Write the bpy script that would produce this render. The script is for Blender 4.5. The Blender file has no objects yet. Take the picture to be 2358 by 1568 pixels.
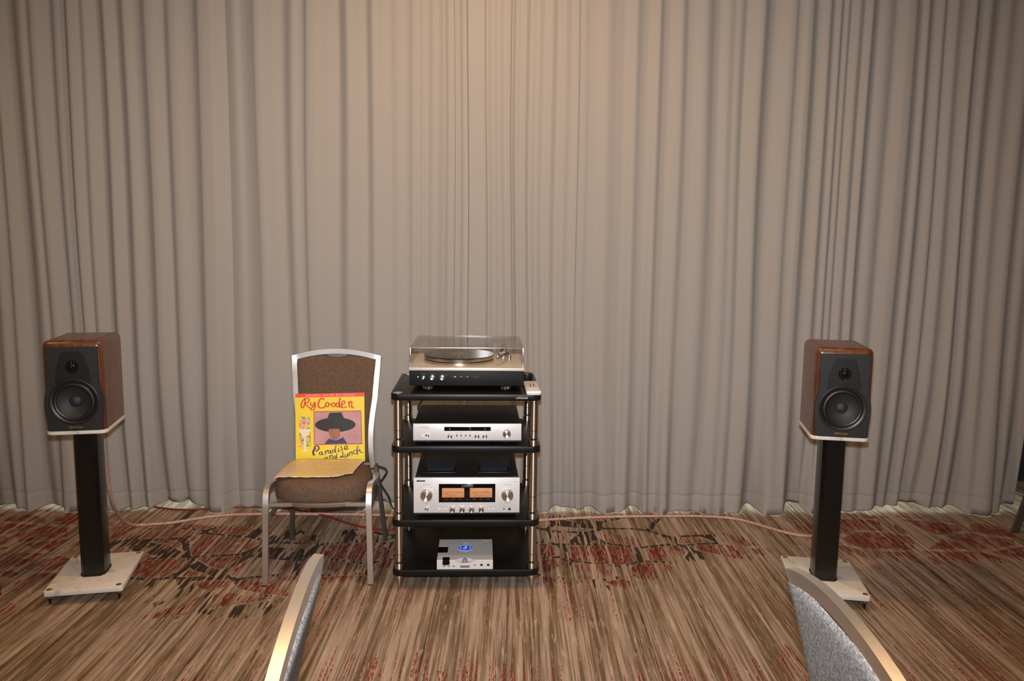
import bpy, bmesh, math, random
from mathutils import Matrix, Vector, noise as mnoise
random.seed(7)
PI = math.pi
R = math.radians
S = bpy.context.scene
COL = S.collection

# ------------------------------------------------------------------ camera
cam_d = bpy.data.cameras.new('camera')
cam_d.sensor_width = 36.0
cam_d.lens = 36.0 * 1830.0 / 2358.0
cam = bpy.data.objects.new('camera', cam_d)
COL.objects.link(cam)
CAM_H = 1.435
cam.matrix_world = (Matrix.Translation((0, 0, CAM_H)) @ Matrix.Rotation(R(90 - 7.3), 4, 'X')
                    @ Matrix.Rotation(R(0.65), 4, 'Z'))
S.camera = cam

# ------------------------------------------------------------------ world, lights, exposure
w = bpy.data.worlds.new('world'); S.world = w; w.use_nodes = True
w.node_tree.nodes['Background'].inputs[0].default_value = (0.0, 0.0, 0.0, 1)
w.node_tree.nodes['Background'].inputs[1].default_value = 0.0
S.view_settings.view_transform = 'Standard'
S.view_settings.look = 'None'
S.view_settings.exposure = 0.0
S.view_settings.gamma = 1.0
S.view_settings.use_curve_mapping = False
S.cycles.use_denoising = True
S.cycles.max_bounces = 6
S.cycles.diffuse_bounces = 3
S.cycles.glossy_bounces = 3
S.cycles.sample_clamp_indirect = 6.0
S.cycles.blur_glossy = 0.0

def add_light(name, kind, loc, energy, color, rot=(0, 0, 0), **kw):
    d = bpy.data.lights.new(name, kind)
    d.energy = energy; d.color = color
    for k, v in kw.items():
        setattr(d, k, v)
    o = bpy.data.objects.new(name, d)
    o.location = loc; o.rotation_euler = rot
    COL.objects.link(o)
    return o

# the pop-up flash of the camera, a hand above the lens
FLASH = add_light('camera_flash_offscreen', 'SPOT', (0, 0.02, CAM_H + 0.085), 405, (0.97, 0.97, 0.99),
                  rot=(R(90 - 5.5), 0, 0), spot_size=R(98), spot_blend=1.0, shadow_soft_size=0.02)
# daylight behind the curtain
add_light('window_daylight', 'AREA', (0, 4.52, 1.25), 95, (0.84, 1.0, 0.94), rot=(R(90), 0, R(180)),
          shape='RECTANGLE', size=5.6, size_y=2.4)

# ------------------------------------------------------------------ material helpers
def new_mat(name):
    m = bpy.data.materials.new(name); m.use_nodes = True
    nt = m.node_tree
    return m, nt, nt.nodes['Principled BSDF']

def C4(c): return (c[0], c[1], c[2], 1.0)

def mat(name, base, rough=0.5, metal=0.0, var=0.0, scale=40.0, bump=0.0, bscale=200.0, emit=None, estr=0.0,
        stretch=None, coat=0.0, aniso=0.0, axis='Z', spec=None):
    m, nt, b = new_mat(name)
    b.inputs['Base Color'].default_value = C4(base)
    b.inputs['Roughness'].default_value = rough
    b.inputs['Metallic'].default_value = metal
    if coat: b.inputs['Coat Weight'].default_value = coat
    if aniso:
        b.inputs['Anisotropic'].default_value = aniso
        b.inputs['Anisotropic Rotation'].default_value = 0.25
        tg = nt.nodes.new('ShaderNodeTangent'); tg.direction_type = 'RADIAL'; tg.axis = axis
        nt.links.new(tg.outputs[0], b.inputs['Tangent'])
    if spec is not None: b.inputs['Specular IOR Level'].default_value = spec
    if emit:
        b.inputs['Emission Color'].default_value = C4(emit)
        b.inputs['Emission Strength'].default_value = estr
    tc = nt.nodes.new('ShaderNodeTexCoord')
    mp = nt.nodes.new('ShaderNodeMapping')
    nt.links.new(tc.outputs['Object'], mp.inputs[0])
    if stretch: mp.inputs['Scale'].default_value = stretch
    if var:
        n = nt.nodes.new('ShaderNodeTexNoise'); n.inputs['Scale'].default_value = scale
        n.inputs['Detail'].default_value = 4
        nt.links.new(mp.outputs[0], n.inputs[0])
        r = nt.nodes.new('ShaderNodeValToRGB')
        r.color_ramp.elements[0].position = 0.3; r.color_ramp.elements[1].position = 0.7
        r.color_ramp.elements[0].color = C4([max(0, c * (1 - var)) for c in base])
        r.color_ramp.elements[1].color = C4([min(1, c * (1 + var)) for c in base])
        nt.links.new(n.outputs['Fac'], r.inputs[0])
        nt.links.new(r.outputs[0], b.inputs['Base Color'])
    if bump:
        n2 = nt.nodes.new('ShaderNodeTexNoise'); n2.inputs['Scale'].default_value = bscale
        nt.links.new(mp.outputs[0], n2.inputs[0])
        bp = nt.nodes.new('ShaderNodeBump'); bp.inputs['Strength'].default_value = bump
        bp.inputs['Distance'].default_value = 0.002
        nt.links.new(n2.outputs['Fac'], bp.inputs['Height'])
        nt.links.new(bp.outputs[0], b.inputs['Normal'])
    return m

def mth(nt, op, a, b=None, c=None, clamp=False):
    n = nt.nodes.new('ShaderNodeMath'); n.operation = op; n.use_clamp = clamp
    for i, v in enumerate((a, b, c)):
        if v is None: continue
        if isinstance(v, (int, float)): n.inputs[i].default_value = v
        else: nt.links.new(v, n.inputs[i])
    return n.outputs[0]

def mixc(nt, f, a, b):
    n = nt.nodes.new('ShaderNodeMix'); n.data_type = 'RGBA'
    for sock, v in ((n.inputs['Factor'], f), (n.inputs['A'], a), (n.inputs['B'], b)):
        if isinstance(v, (int, float)): sock.default_value = v
        elif isinstance(v, tuple): sock.default_value = C4(v)
        else: nt.links.new(v, sock)
    return n.outputs['Result']

def ramp(nt, fac, stops, interp='LINEAR'):
    r = nt.nodes.new('ShaderNodeValToRGB'); cr = r.color_ramp; cr.interpolation = interp
    while len(cr.elements) < len(stops): cr.elements.new(0.5)
    for e, (p, c) in zip(cr.elements, stops):
        e.position = p; e.color = C4(c) if isinstance(c, tuple) else (c, c, c, 1)
    nt.links.new(fac, r.inputs[0])
    return r.outputs[0]

# ---- carpet: streaked pile with red cobbles and dark dashed outlines
def carpet_material():
    m, nt, b = new_mat('carpet')
    b.inputs['Roughness'].default_value = 0.95
    b.inputs['Specular IOR Level'].default_value = 0.1
    tc = nt.nodes.new('ShaderNodeTexCoord')
    sep = nt.nodes.new('ShaderNodeSeparateXYZ'); nt.links.new(tc.outputs['Object'], sep.inputs[0])
    X, Y = sep.outputs[0], sep.outputs[1]
    def streak(sx, sy, off, detail=2.0, rough=0.5):
        cb = nt.nodes.new('ShaderNodeCombineXYZ')
        nt.links.new(mth(nt, 'MULTIPLY', X, sx), cb.inputs[0])
        nt.links.new(mth(nt, 'MULTIPLY', Y, sy), cb.inputs[1])
        cb.inputs[2].default_value = off
        n = nt.nodes.new('ShaderNodeTexNoise'); n.inputs['Scale'].default_value = 1.0
        n.inputs['Detail'].default_value = detail; n.inputs['Roughness'].default_value = rough
        nt.links.new(cb.outputs[0], n.inputs[0])
        return n.outputs['Fac']
    n1 = streak(17, 0.9, 1.0, 3.0, 0.65)
    n2 = streak(62, 1.1, 5.0)
    n3 = streak(170, 2.6, 9.0, 1.0)
    base = mth(nt, 'ADD', mth(nt, 'MULTIPLY', n1, 0.40), mth(nt, 'ADD', mth(nt, 'MULTIPLY', n2, 0.36), mth(nt, 'MULTIPLY', n3, 0.24)))
    col = ramp(nt, base, [(0.36, (0.048, 0.031, 0.022)), (0.385, (0.115, 0.079, 0.048)), (0.455, (0.155, 0.108, 0.066)), (0.475, (0.215, 0.152, 0.100)), (0.515, (0.255, 0.190, 0.145)),
                          (0.535, (0.345, 0.262, 0.205)), (0.60, (0.37, 0.285, 0.215)), (0.625, (0.50, 0.39, 0.275))])
    # fine pale flecks
    fl = mth(nt, 'GREATER_THAN', streak(240, 9.0, 21.0, 1.0), 0.66)
    col = mixc(nt, mth(nt, 'MULTIPLY', fl, 0.55), col, (0.58, 0.47, 0.34))
    # cobbles: wobbly voronoi cells, wider than deep
    cb = nt.nodes.new('ShaderNodeCombineXYZ')
    wob = nt.nodes.new('ShaderNodeTexNoise'); wob.inputs['Scale'].default_value = 3.0
    nt.links.new(tc.outputs['Object'], wob.inputs[0])
    wo = mth(nt, 'MULTIPLY', mth(nt, 'SUBTRACT', wob.outputs['Fac'], 0.5), 0.5)
    nt.links.new(mth(nt, 'ADD', mth(nt, 'MULTIPLY', X, 3.5), wo), cb.inputs[0])
    nt.links.new(mth(nt, 'ADD', mth(nt, 'MULTIPLY', Y, 5.2), wo), cb.inputs[1])
    vor = nt.nodes.new('ShaderNodeTexVoronoi'); vor.feature = 'DISTANCE_TO_EDGE'
    vor.inputs['Scale'].default_value = 1.0; vor.inputs['Randomness'].default_value = 0.6
    nt.links.new(cb.outputs[0], vor.inputs['Vector'])
    vc = nt.nodes.new('ShaderNodeTexVoronoi'); vc.feature = 'F1'
    vc.inputs['Scale'].default_value = 1.0; vc.inputs['Randomness'].default_value = 0.6
    nt.links.new(cb.outputs[0], vc.inputs['Vector'])
    sc = nt.nodes.new('ShaderNodeSeparateColor'); nt.links.new(vc.outputs['Color'], sc.inputs[0])
    dist = vor.outputs['Distance']
    def zone(blobs):
        tot = None
        for (cx, cy, rx, ry, a) in blobs:
            dx = mth(nt, 'DIVIDE', mth(nt, 'SUBTRACT', X, cx), rx)
            dy = mth(nt, 'DIVIDE', mth(nt, 'SUBTRACT', Y, cy), ry)
            d2 = mth(nt, 'ADD', mth(nt, 'MULTIPLY', dx, dx), mth(nt, 'MULTIPLY', dy, dy))
            g = mth(nt, 'MULTIPLY', mth(nt, 'SUBTRACT', 1.6, d2, clamp=True), a)
            tot = g if tot is None else mth(nt, 'MAXIMUM', tot, g)
        return tot
    red_zone = zone([(-2.3, 3.5, 0.6, 0.5, 1.0), (-1.45, 3.5, 0.45, 0.36, 0.85), (-1.2, 3.02, 0.32, 0.22, 0.8),
                     (0.35, 3.5, 0.4, 0.4, 0.85), (0.97, 3.62, 0.25, 0.2, 0.9), (2.0, 3.75, 0.6, 0.32, 1.0),
                     (1.75, 3.25, 0.35, 0.2, 0.5), (0.62, 2.3, 0.28, 0.36, 0.45), (1.0, 2.35, 0.2, 0.4, 0.55),
                     (1.8, 2.4, 0.4, 0.4, 0.5), (-0.85, 2.4, 0.35, 0.35, 0.5), (-0.8, 3.45, 0.35, 0.3, 0.75),
                     (-2.2, 2.9, 0.35, 0.3, 0.8), (0.0, 2.3, 0.9, 0.26, 0.5), (3.1, 3.0, 0.4, 0.6, 0.8), (-3.2, 2.6, 0.5, 0.6, 0.8)])
    inside = mth(nt, 'GREATER_THAN', dist, 0.08)
    rs = streak(70, 1.6, 33.0, 3.0, 0.6)
    thr = mth(nt, 'SUBTRACT', 0.84, mth(nt, 'ADD', mth(nt, 'MULTIPLY', red_zone, 0.34), mth(nt, 'MULTIPLY', sc.outputs[0], 0.13)))
    redm = mth(nt, 'MULTIPLY', inside, mth(nt, 'GREATER_THAN', rs, thr))
    fine = ramp(nt, streak(210, 16, 41.0, 1.0), [(0.42, 0.0), (0.5, 1.0)])
    redm = mth(nt, 'MULTIPLY', redm, mth(nt, 'ADD', 0.1, mth(nt, 'MULTIPLY', fine, 0.85)))
    redc = ramp(nt, n2, [(0.3, (0.075, 0.009, 0.010)), (0.6, (0.185, 0.016, 0.014))])
    col = mixc(nt, redm, col, redc)
    # dotted red yarn lines scattered between the cobble fields
    dot_zone = zone([(-0.35, 2.35, 0.55, 0.30, 1.0), (0.15, 2.3, 0.35, 0.28, 0.8), (0.75, 2.35, 0.4, 0.36, 0.9), (1.75, 2.45, 0.6, 0.42, 1.0), (-0.85, 2.5, 0.3, 0.4, 0.9), (-0.55, 3.1, 0.3, 0.3, 0.7),
                     (0.2, 3.05, 0.5, 0.25, 0.7), (1.75, 3.2, 0.5, 0.3, 0.8), (0.75, 3.2, 0.35, 0.3, 0.5), (-1.25, 2.6, 0.5, 0.3, 0.5), (-2.1, 2.8, 0.4, 0.4, 0.8), (-2.0, 3.5, 0.7, 0.5, 0.8)])
    r2 = mth(nt, 'GREATER_THAN', streak(105, 1.5, 71.0, 2.0), mth(nt, 'SUBTRACT', 0.80, mth(nt, 'MULTIPLY', dot_zone, 0.23)))
    d2_ = ramp(nt, streak(230, 42, 83.0, 1.0), [(0.46, 0.0), (0.5, 1.0)])
    col = mixc(nt, mth(nt, 'MULTIPLY', r2, mth(nt, 'MULTIPLY', d2_, 0.9)), col, (0.20, 0.016, 0.018))
    # dark dashes along the cobble outlines
    dark_zone = zone([(-1.4, 3.45, 0.6, 0.42, 1.0), (-1.15, 3.0, 0.35, 0.2, 0.8), (0.45, 3.7, 0.65, 0.38, 1.0),
                      (0.25, 3.3, 0.35, 0.2, 0.8), (-0.8, 3.5, 0.35, 0.32, 0.9), (-1.75, 2.35, 0.2, 0.2, 0.5)])
    edge = mth(nt, 'LESS_THAN', dist, 0.055)
    ds = streak(60, 5.0, 57.0, 2.0)
    dm = mth(nt, 'MULTIPLY', edge, mth(nt, 'GREATER_THAN', ds, mth(nt, 'SUBTRACT', 0.98, mth(nt, 'MULTIPLY', dark_zone, 0.52))))
    col = mixc(nt, mth(nt, 'MULTIPLY', dm, 0.9), col, (0.022, 0.016, 0.014))
    nt.links.new(col, b.inputs['Base Color'])
    tuft = nt.nodes.new('ShaderNodeTexNoise'); tuft.inputs['Scale'].default_value = 320
    nt.links.new(tc.outputs['Object'], tuft.inputs[0])
    bp = nt.nodes.new('ShaderNodeBump'); bp.inputs['Strength'].default_value = 0.5; bp.inputs['Distance'].default_value = 0.003
    nt.links.new(tuft.outputs['Fac'], bp.inputs['Height']); nt.links.new(bp.outputs[0], b.inputs['Normal'])
    return m

def wood_material():
    m, nt, b = new_mat('walnut_veneer')
    tc = nt.nodes.new('ShaderNodeTexCoord'); mp = nt.nodes.new('ShaderNodeMapping')
    nt.links.new(tc.outputs['Object'], mp.inputs[0]); mp.inputs['Scale'].default_value = (40, 40, 5)
    n = nt.nodes.new('ShaderNodeTexNoise'); n.inputs['Scale'].default_value = 2.0; n.inputs['Detail'].default_value = 6
    n.inputs['Distortion'].default_value = 0.6
    nt.links.new(mp.outputs[0], n.inputs[0])
    c = ramp(nt, n.outputs['Fac'], [(0.3, (0.055, 0.018, 0.007)), (0.55, (0.105, 0.037, 0.013)), (0.75, (0.17, 0.065, 0.023))])
    nt.links.new(c, b.inputs['Base Color'])
    b.inputs['Roughness'].default_value = 0.34
    b.inputs['Coat Weight'].default_value = 0.35; b.inputs['Coat Roughness'].default_value = 0.25
    return m

def marble_material():
    m, nt, b = new_mat('marble')
    tc = nt.nodes.new('ShaderNodeTexCoord')
    n = nt.nodes.new('ShaderNodeTexNoise'); n.inputs['Scale'].default_value = 9; n.inputs['Detail'].default_value = 8
    n.inputs['Distortion'].default_value = 1.8
    nt.links.new(tc.outputs['Object'], n.inputs[0])
    c = ramp(nt, n.outputs['Fac'], [(0.30, (0.46, 0.44, 0.42)), (0.42, (0.66, 0.63, 0.58)), (0.7, (0.74, 0.70, 0.64))])
    nt.links.new(c, b.inputs['Base Color']); b.inputs['Roughness'].default_value = 0.3
    return m

def curtain_material():
    m, nt, b = new_mat('curtain_cloth')
    tc = nt.nodes.new('ShaderNodeTexCoord')
    n = nt.nodes.new('ShaderNodeTexNoise'); n.inputs['Scale'].default_value = 420; n.inputs['Detail'].default_value = 2
    nt.links.new(tc.outputs['Object'], n.inputs[0])
    c = ramp(nt, n.outputs['Fac'], [(0.3, (0.350, 0.328, 0.304)), (0.7, (0.400, 0.374, 0.347))])
    nt.links.new(c, b.inputs['Base Color'])
    b.inputs['Roughness'].default_value = 0.9; b.inputs['Specular IOR Level'].default_value = 0.15
    tl = nt.nodes.new('ShaderNodeBsdfTranslucent'); tl.inputs[0].default_value = (0.37, 0.35, 0.325, 1)   # daylight glows through the cloth
    mx = nt.nodes.new('ShaderNodeMixShader'); mx.inputs[0].default_value = 0.09
    nt.links.new(b.outputs[0], mx.inputs[1]); nt.links.new(tl.outputs[0], mx.inputs[2])
    nt.links.new(mx.outputs[0], nt.nodes['Material Output'].inputs[0])
    return m

def fabric_material(name, a, c2, scale=260):
    m, nt, b = new_mat(name)
    tc = nt.nodes.new('ShaderNodeTexCoord')
    n = nt.nodes.new('ShaderNodeTexNoise'); n.inputs['Scale'].default_value = scale; n.inputs['Detail'].default_value = 3
    nt.links.new(tc.outputs['Object'], n.inputs[0])
    c = ramp(nt, n.outputs['Fac'], [(0.36, a), (0.64, c2)])
    nt.links.new(c, b.inputs['Base Color'])
    b.inputs['Roughness'].default_value = 0.95; b.inputs['Specular IOR Level'].default_value = 0.1
    bp = nt.nodes.new('ShaderNodeBump'); bp.inputs['Strength'].default_value = 0.5; bp.inputs['Distance'].default_value = 0.002
    nt.links.new(n.outputs['Fac'], bp.inputs['Height']); nt.links.new(bp.outputs[0], b.inputs['Normal'])
    return m

def acrylic_material():
    # thin clear acrylic: light passes, the surface mirrors by its Fresnel reflectance
    m, nt, b = new_mat('clear_acrylic')
    out = nt.nodes['Material Output']; nt.nodes.remove(b)
    tr = nt.nodes.new('ShaderNodeBsdfTransparent'); tr.inputs[0].default_value = (0.985, 0.985, 0.98, 1)
    gl = nt.nodes.new('ShaderNodeBsdfGlossy'); gl.inputs['Roughness'].default_value = 0.045
    fr = nt.nodes.new('ShaderNodeFresnel')
    geo = nt.nodes.new('ShaderNodeNewGeometry')     # a thin sheet mirrors alike from both sides
    nt.links.new(mth(nt, 'ADD', 1.45, mth(nt, 'MULTIPLY', geo.outputs['Backfacing'], 1 / 1.45 - 1.45)), fr.inputs['IOR'])
    mx = nt.nodes.new('ShaderNodeMixShader')
    nt.links.new(fr.outputs[0], mx.inputs[0]); nt.links.new(tr.outputs[0], mx.inputs[1]); nt.links.new(gl.outputs[0], mx.inputs[2])
    nt.links.new(mx.outputs[0], out.inputs[0])
    return m

def edge_acrylic_material():
    # polished acrylic edges: part of the light passes, part is mirrored inside the edge
    m, nt, b = new_mat('acrylic_edge')
    out = nt.nodes['Material Output']; nt.nodes.remove(b)
    tr = nt.nodes.new('ShaderNodeBsdfTransparent'); gl = nt.nodes.new('ShaderNodeBsdfGlossy')
    gl.inputs['Color'].default_value = (0.95, 0.95, 0.95, 1); gl.inputs['Roughness'].default_value = 0.22
    mx = nt.nodes.new('ShaderNodeMixShader'); mx.inputs[0].default_value = 0.5
    nt.links.new(tr.outputs[0], mx.inputs[1]); nt.links.new(gl.outputs[0], mx.inputs[2]); nt.links.new(mx.outputs[0], out.inputs[0])
    return m

def film_material():
    # crinkled translucent printed plastic
    m, nt, b = new_mat('printed_plastic')
    tc = nt.nodes.new('ShaderNodeTexCoord')
    n = nt.nodes.new('ShaderNodeTexNoise'); n.inputs['Scale'].default_value = 9; n.inputs['Detail'].default_value = 3
    nt.links.new(tc.outputs['Object'], n.inputs[0])
    c = ramp(nt, n.outputs['Fac'], [(0.38, (0.64, 0.44, 0.38)), (0.46, (0.68, 0.55, 0.16)), (0.54, (0.68, 0.54, 0.22)), (0.60, (0.68, 0.48, 0.40)), (0.7, (0.64, 0.52, 0.14))])
    mp = nt.nodes.new('ShaderNodeMapping'); mp.inputs['Scale'].default_value = (20, 120, 20)
    nt.links.new(tc.outputs['Object'], mp.inputs[0])
    n2 = nt.nodes.new('ShaderNodeTexNoise'); n2.inputs['Scale'].default_value = 1.0; n2.inputs['Detail'].default_value = 4
    nt.links.new(mp.outputs[0], n2.inputs[0])
    k = ramp(nt, n2.outputs['Fac'], [(0.58, 0.0), (0.68, 0.5)])
    c = mixc(nt, k, c, (0.30, 0.22, 0.10))
    nt.links.new(c, b.inputs['Base Color']); b.inputs['Roughness'].default_value = 0.35
    return m

def flower_material():
    m, nt, b = new_mat('flower_print')
    tc = nt.nodes.new('ShaderNodeTexCoord')
    n = nt.nodes.new('ShaderNodeTexNoise'); n.inputs['Scale'].default_value = 55; n.inputs['Detail'].default_value = 2
    nt.links.new(tc.outputs['Object'], n.inputs[0])
    c = ramp(nt, n.outputs['Fac'], [(0.36, (0.18, 0.34, 0.05)), (0.44, (0.72, 0.62, 0.10)), (0.52, (0.76, 0.36, 0.34)), (0.62, (0.66, 0.12, 0.16))], 'CONSTANT')
    nt.links.new(c, b.inputs['Base Color']); b.inputs['Roughness'].default_value = 0.5
    return m

def braid_material():
    m, nt, b = new_mat('braided_cable')
    tc = nt.nodes.new('ShaderNodeTexCoord')
    n = nt.nodes.new('ShaderNodeTexVoronoi'); n.inputs['Scale'].default_value = 190
    nt.links.new(tc.outputs['Object'], n.inputs[0])
    c = ramp(nt, n.outputs['Distance'], [(0.15, (0.80, 0.62, 0.54)), (0.55, (0.42, 0.22, 0.17))])
    nt.links.new(c, b.inputs['Base Color'])
    b.inputs['Roughness'].default_value = 0.45; b.inputs['Metallic'].default_value = 0.1
    bp = nt.nodes.new('ShaderNodeBump'); bp.inputs['Strength'].default_value = 0.5; bp.inputs['Distance'].default_value = 0.002
    bp.invert = True
    nt.links.new(n.outputs['Distance'], bp.inputs['Height']); nt.links.new(bp.outputs[0], b.inputs['Normal'])
    return m

M = {
    'carpet': carpet_material(), 'wood': wood_material(), 'marble': marble_material(), 'curtain': curtain_material(),
    'acrylic': acrylic_material(), 'edge_acrylic': edge_acrylic_material(), 'film': film_material(), 'flower': flower_material(), 'braid': braid_material(),
    'brown_fabric': fabric_material('brown_fabric', (0.055, 0.036, 0.024), (0.19, 0.125, 0.085), 420),
    'grey_fabric': fabric_material('grey_fabric', (0.12, 0.12, 0.122), (0.33, 0.33, 0.33), 230),
    'chair_metal': mat('brushed_champagne_metal', (0.72, 0.70, 0.67), 0.36, 1.0, var=0.05, scale=8),
    'leg_metal': mat('dark_grey_metal', (0.11, 0.105, 0.10), 0.45, 0.6, var=0.1, scale=20),
    'plaster': mat('wall_paint', (0.34, 0.29, 0.25), 0.9, var=0.05, scale=3),
    'dark_wall': mat('dark_wall', (0.02, 0.017, 0.015), 0.8, var=0.1, scale=3),
    'ceiling': mat('ceiling_paint', (0.62, 0.58, 0.53), 0.95, var=0.04, scale=5),
    'leather': mat('black_leather', (0.0065, 0.0065, 0.007), 0.55, var=0.2, scale=90, bump=0.25, bscale=380),
    'satin_black': mat('satin_black', (0.008, 0.008, 0.0085), 0.38, var=0.1, scale=30),
    'cone': mat('paper_cone', (0.016, 0.016, 0.017), 0.6, var=0.15, scale=80),
    'rubber': mat('black_rubber', (0.008, 0.008, 0.008), 0.42, var=0.1, scale=60),
    'brass': mat('brass', (0.42, 0.27, 0.06), 0.35, 0.9, var=0.08, scale=50),
    'dark_spike': mat('dark_spike', (0.03, 0.022, 0.016), 0.4, 0.7, var=0.1, scale=50),
    'stand_black': mat('gloss_black_lacquer', (0.005, 0.005, 0.005), 0.26, var=0.1, scale=12),
    'rack_black': mat('black_lacquer_board', (0.007, 0.0065, 0.006), 0.36, var=0.15, scale=25, spec=0.22),
    'rack_metal': mat('brushed_bronze_metal', (0.52, 0.45, 0.39), 0.36, 1.0, var=0.06, scale=30, stretch=(1, 1, 8), aniso=0.9),
    'silver': mat('silver_faceplate', (0.72, 0.72, 0.73), 0.42, 0.3, var=0.02, scale=300),
    'knob': mat('turned_silver', (0.70, 0.66, 0.63), 0.36, 1.0, var=0.05, scale=80, aniso=0.85, axis='Y'),
    'chrome': mat('chrome', (0.8, 0.8, 0.8), 0.1, 1.0, var=0.02, scale=40),
    'case': mat('dark_grey_case', (0.020, 0.019, 0.019), 0.5, 0.2, var=0.1, scale=300, bump=0.1, bscale=600),
    'vent': mat('blue_grey_mesh', (0.035, 0.042, 0.058), 0.6, 0.2, var=0.25, scale=500),
    'black_glass': mat('black_glass', (0.004, 0.003, 0.003), 0.08, var=0.1, scale=5),
    'recess': mat('recess_black', (0.003, 0.003, 0.003), 0.7, var=0.1, scale=5),
    'tt_top': mat('brushed_plate', (0.62, 0.58, 0.53), 0.42, 0.35, var=0.03, scale=60, stretch=(1, 20, 1)),
    'tt_front': mat('satin_front', (0.008, 0.008, 0.009), 0.55, var=0.1, scale=300, spec=0.2),
    'platter': mat('turned_aluminium', (0.62, 0.55, 0.47), 0.22, 1.0, var=0.06, scale=60, stretch=(1, 1, 9)),
    'vinyl': mat('vinyl', (0.008, 0.008, 0.008), 0.16, var=0.2, scale=20),
    'red_plastic': mat('dark_red_plastic', (0.16, 0.012, 0.012), 0.3, var=0.1, scale=50),
    'print_grey': mat('grey_print', (0.16, 0.16, 0.17), 0.6, var=0.05, scale=50),
    'print_white': mat('white_print', (0.6, 0.6, 0.6), 0.6, var=0.05, scale=50),
    'blue_led': mat('blue_led', (0.1, 0.4, 0.9), 0.4, emit=(0.1, 0.55, 1.0), estr=3.0, var=0.05),
    'amber_led': mat('amber_led', (0.8, 0.35, 0.05), 0.4, emit=(1.0, 0.42, 0.05), estr=1.2, var=0.05),
    'yellow_led': mat('yellow_led', (0.9, 0.8, 0.1), 0.4, emit=(1.0, 0.85, 0.1), estr=1.4, var=0.05),
    'white_led': mat('white_led', (0.9, 0.9, 1.0), 0.4, emit=(0.8, 0.9, 1.0), estr=2.0, var=0.05),
    'meter': mat('amber_meter_face', (0.42, 0.20, 0.09), 0.5, emit=(0.9, 0.36, 0.10), estr=0.16, var=0.12, scale=30),
    'blue_glow': mat('blue_lit_window', (0.02, 0.06, 0.5), 0.15, emit=(0.03, 0.10, 0.9), estr=0.4, var=0.6, scale=120),
    'pale_blue_glow': mat('pale_blue_glow', (0.3, 0.5, 0.9), 0.3, emit=(0.35, 0.55, 1.0), estr=0.5, var=0.1),
    'grey_sphere': mat('grey_blue_ball', (0.16, 0.17, 0.27), 0.4, var=0.1),
    'yellow_card': mat('yellow_card', (0.80, 0.60, 0.018), 0.45, var=0.03, scale=8),
    'red_print': mat('red_print', (0.62, 0.045, 0.022), 0.5, var=0.05, scale=30),
    'red_band': mat('red_band_print', (0.80, 0.05, 0.03), 0.5, var=0.05, scale=30),
    'navy_print': mat('navy_print', (0.035, 0.022, 0.10), 0.5, var=0.05, scale=30),
    'pink_print': mat('pink_print', (0.50, 0.25, 0.26), 0.5, var=0.14, scale=14),
    'maroon_print': mat('maroon_print', (0.33, 0.05, 0.06), 0.5, var=0.05, scale=30),
    'black_print': mat('black_print', (0.012, 0.010, 0.010), 0.5, var=0.2, scale=30),
    'tan_print': mat('tan_print', (0.30, 0.125, 0.055), 0.5, var=0.25, scale=40),
    'cream_print': mat('cream_print', (0.78, 0.70, 0.52), 0.5, var=0.05, scale=30),
    'red_cable': mat('red_cable', (0.22, 0.018, 0.016), 0.45, var=0.1, scale=60),
    'black_cable': mat('black_cable', (0.010, 0.010, 0.010), 0.45, var=0.1, scale=60),
    'lamp_glow': mat('warm_lamp', (1, 0.8, 0.55), 0.5, emit=(1.0, 0.66, 0.36), estr=10.0, var=0.02),
    'glass': mat('window_glass', (0.75, 0.85, 0.8), 0.05, var=0.02),
}

# ------------------------------------------------------------------ geometry helpers
def link(o, parent=None):
    COL.objects.link(o)
    if parent is not None: o.parent = parent
    return o

def tag(o, label=None, cat=None, group=None, kind=None):
    if label: o['label'] = label
    if cat: o['category'] = cat
    if group: o['group'] = group
    if kind: o['kind'] = kind
    return o

def thing(name, label, cat, loc=(0, 0, 0), rz=0.0, group=None, rot=None):
    o = bpy.data.objects.new(name, None); o.empty_display_size = 0.05
    o.location = loc; o.rotation_euler = rot if rot else (0, 0, rz)
    link(o)
    return tag(o, label, cat, group)

def copy_tree(o, parent=None):
    c = o.copy(); COL.objects.link(c); c.parent = parent
    for ch in list(o.children): copy_tree(ch, c)
    return c

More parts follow.
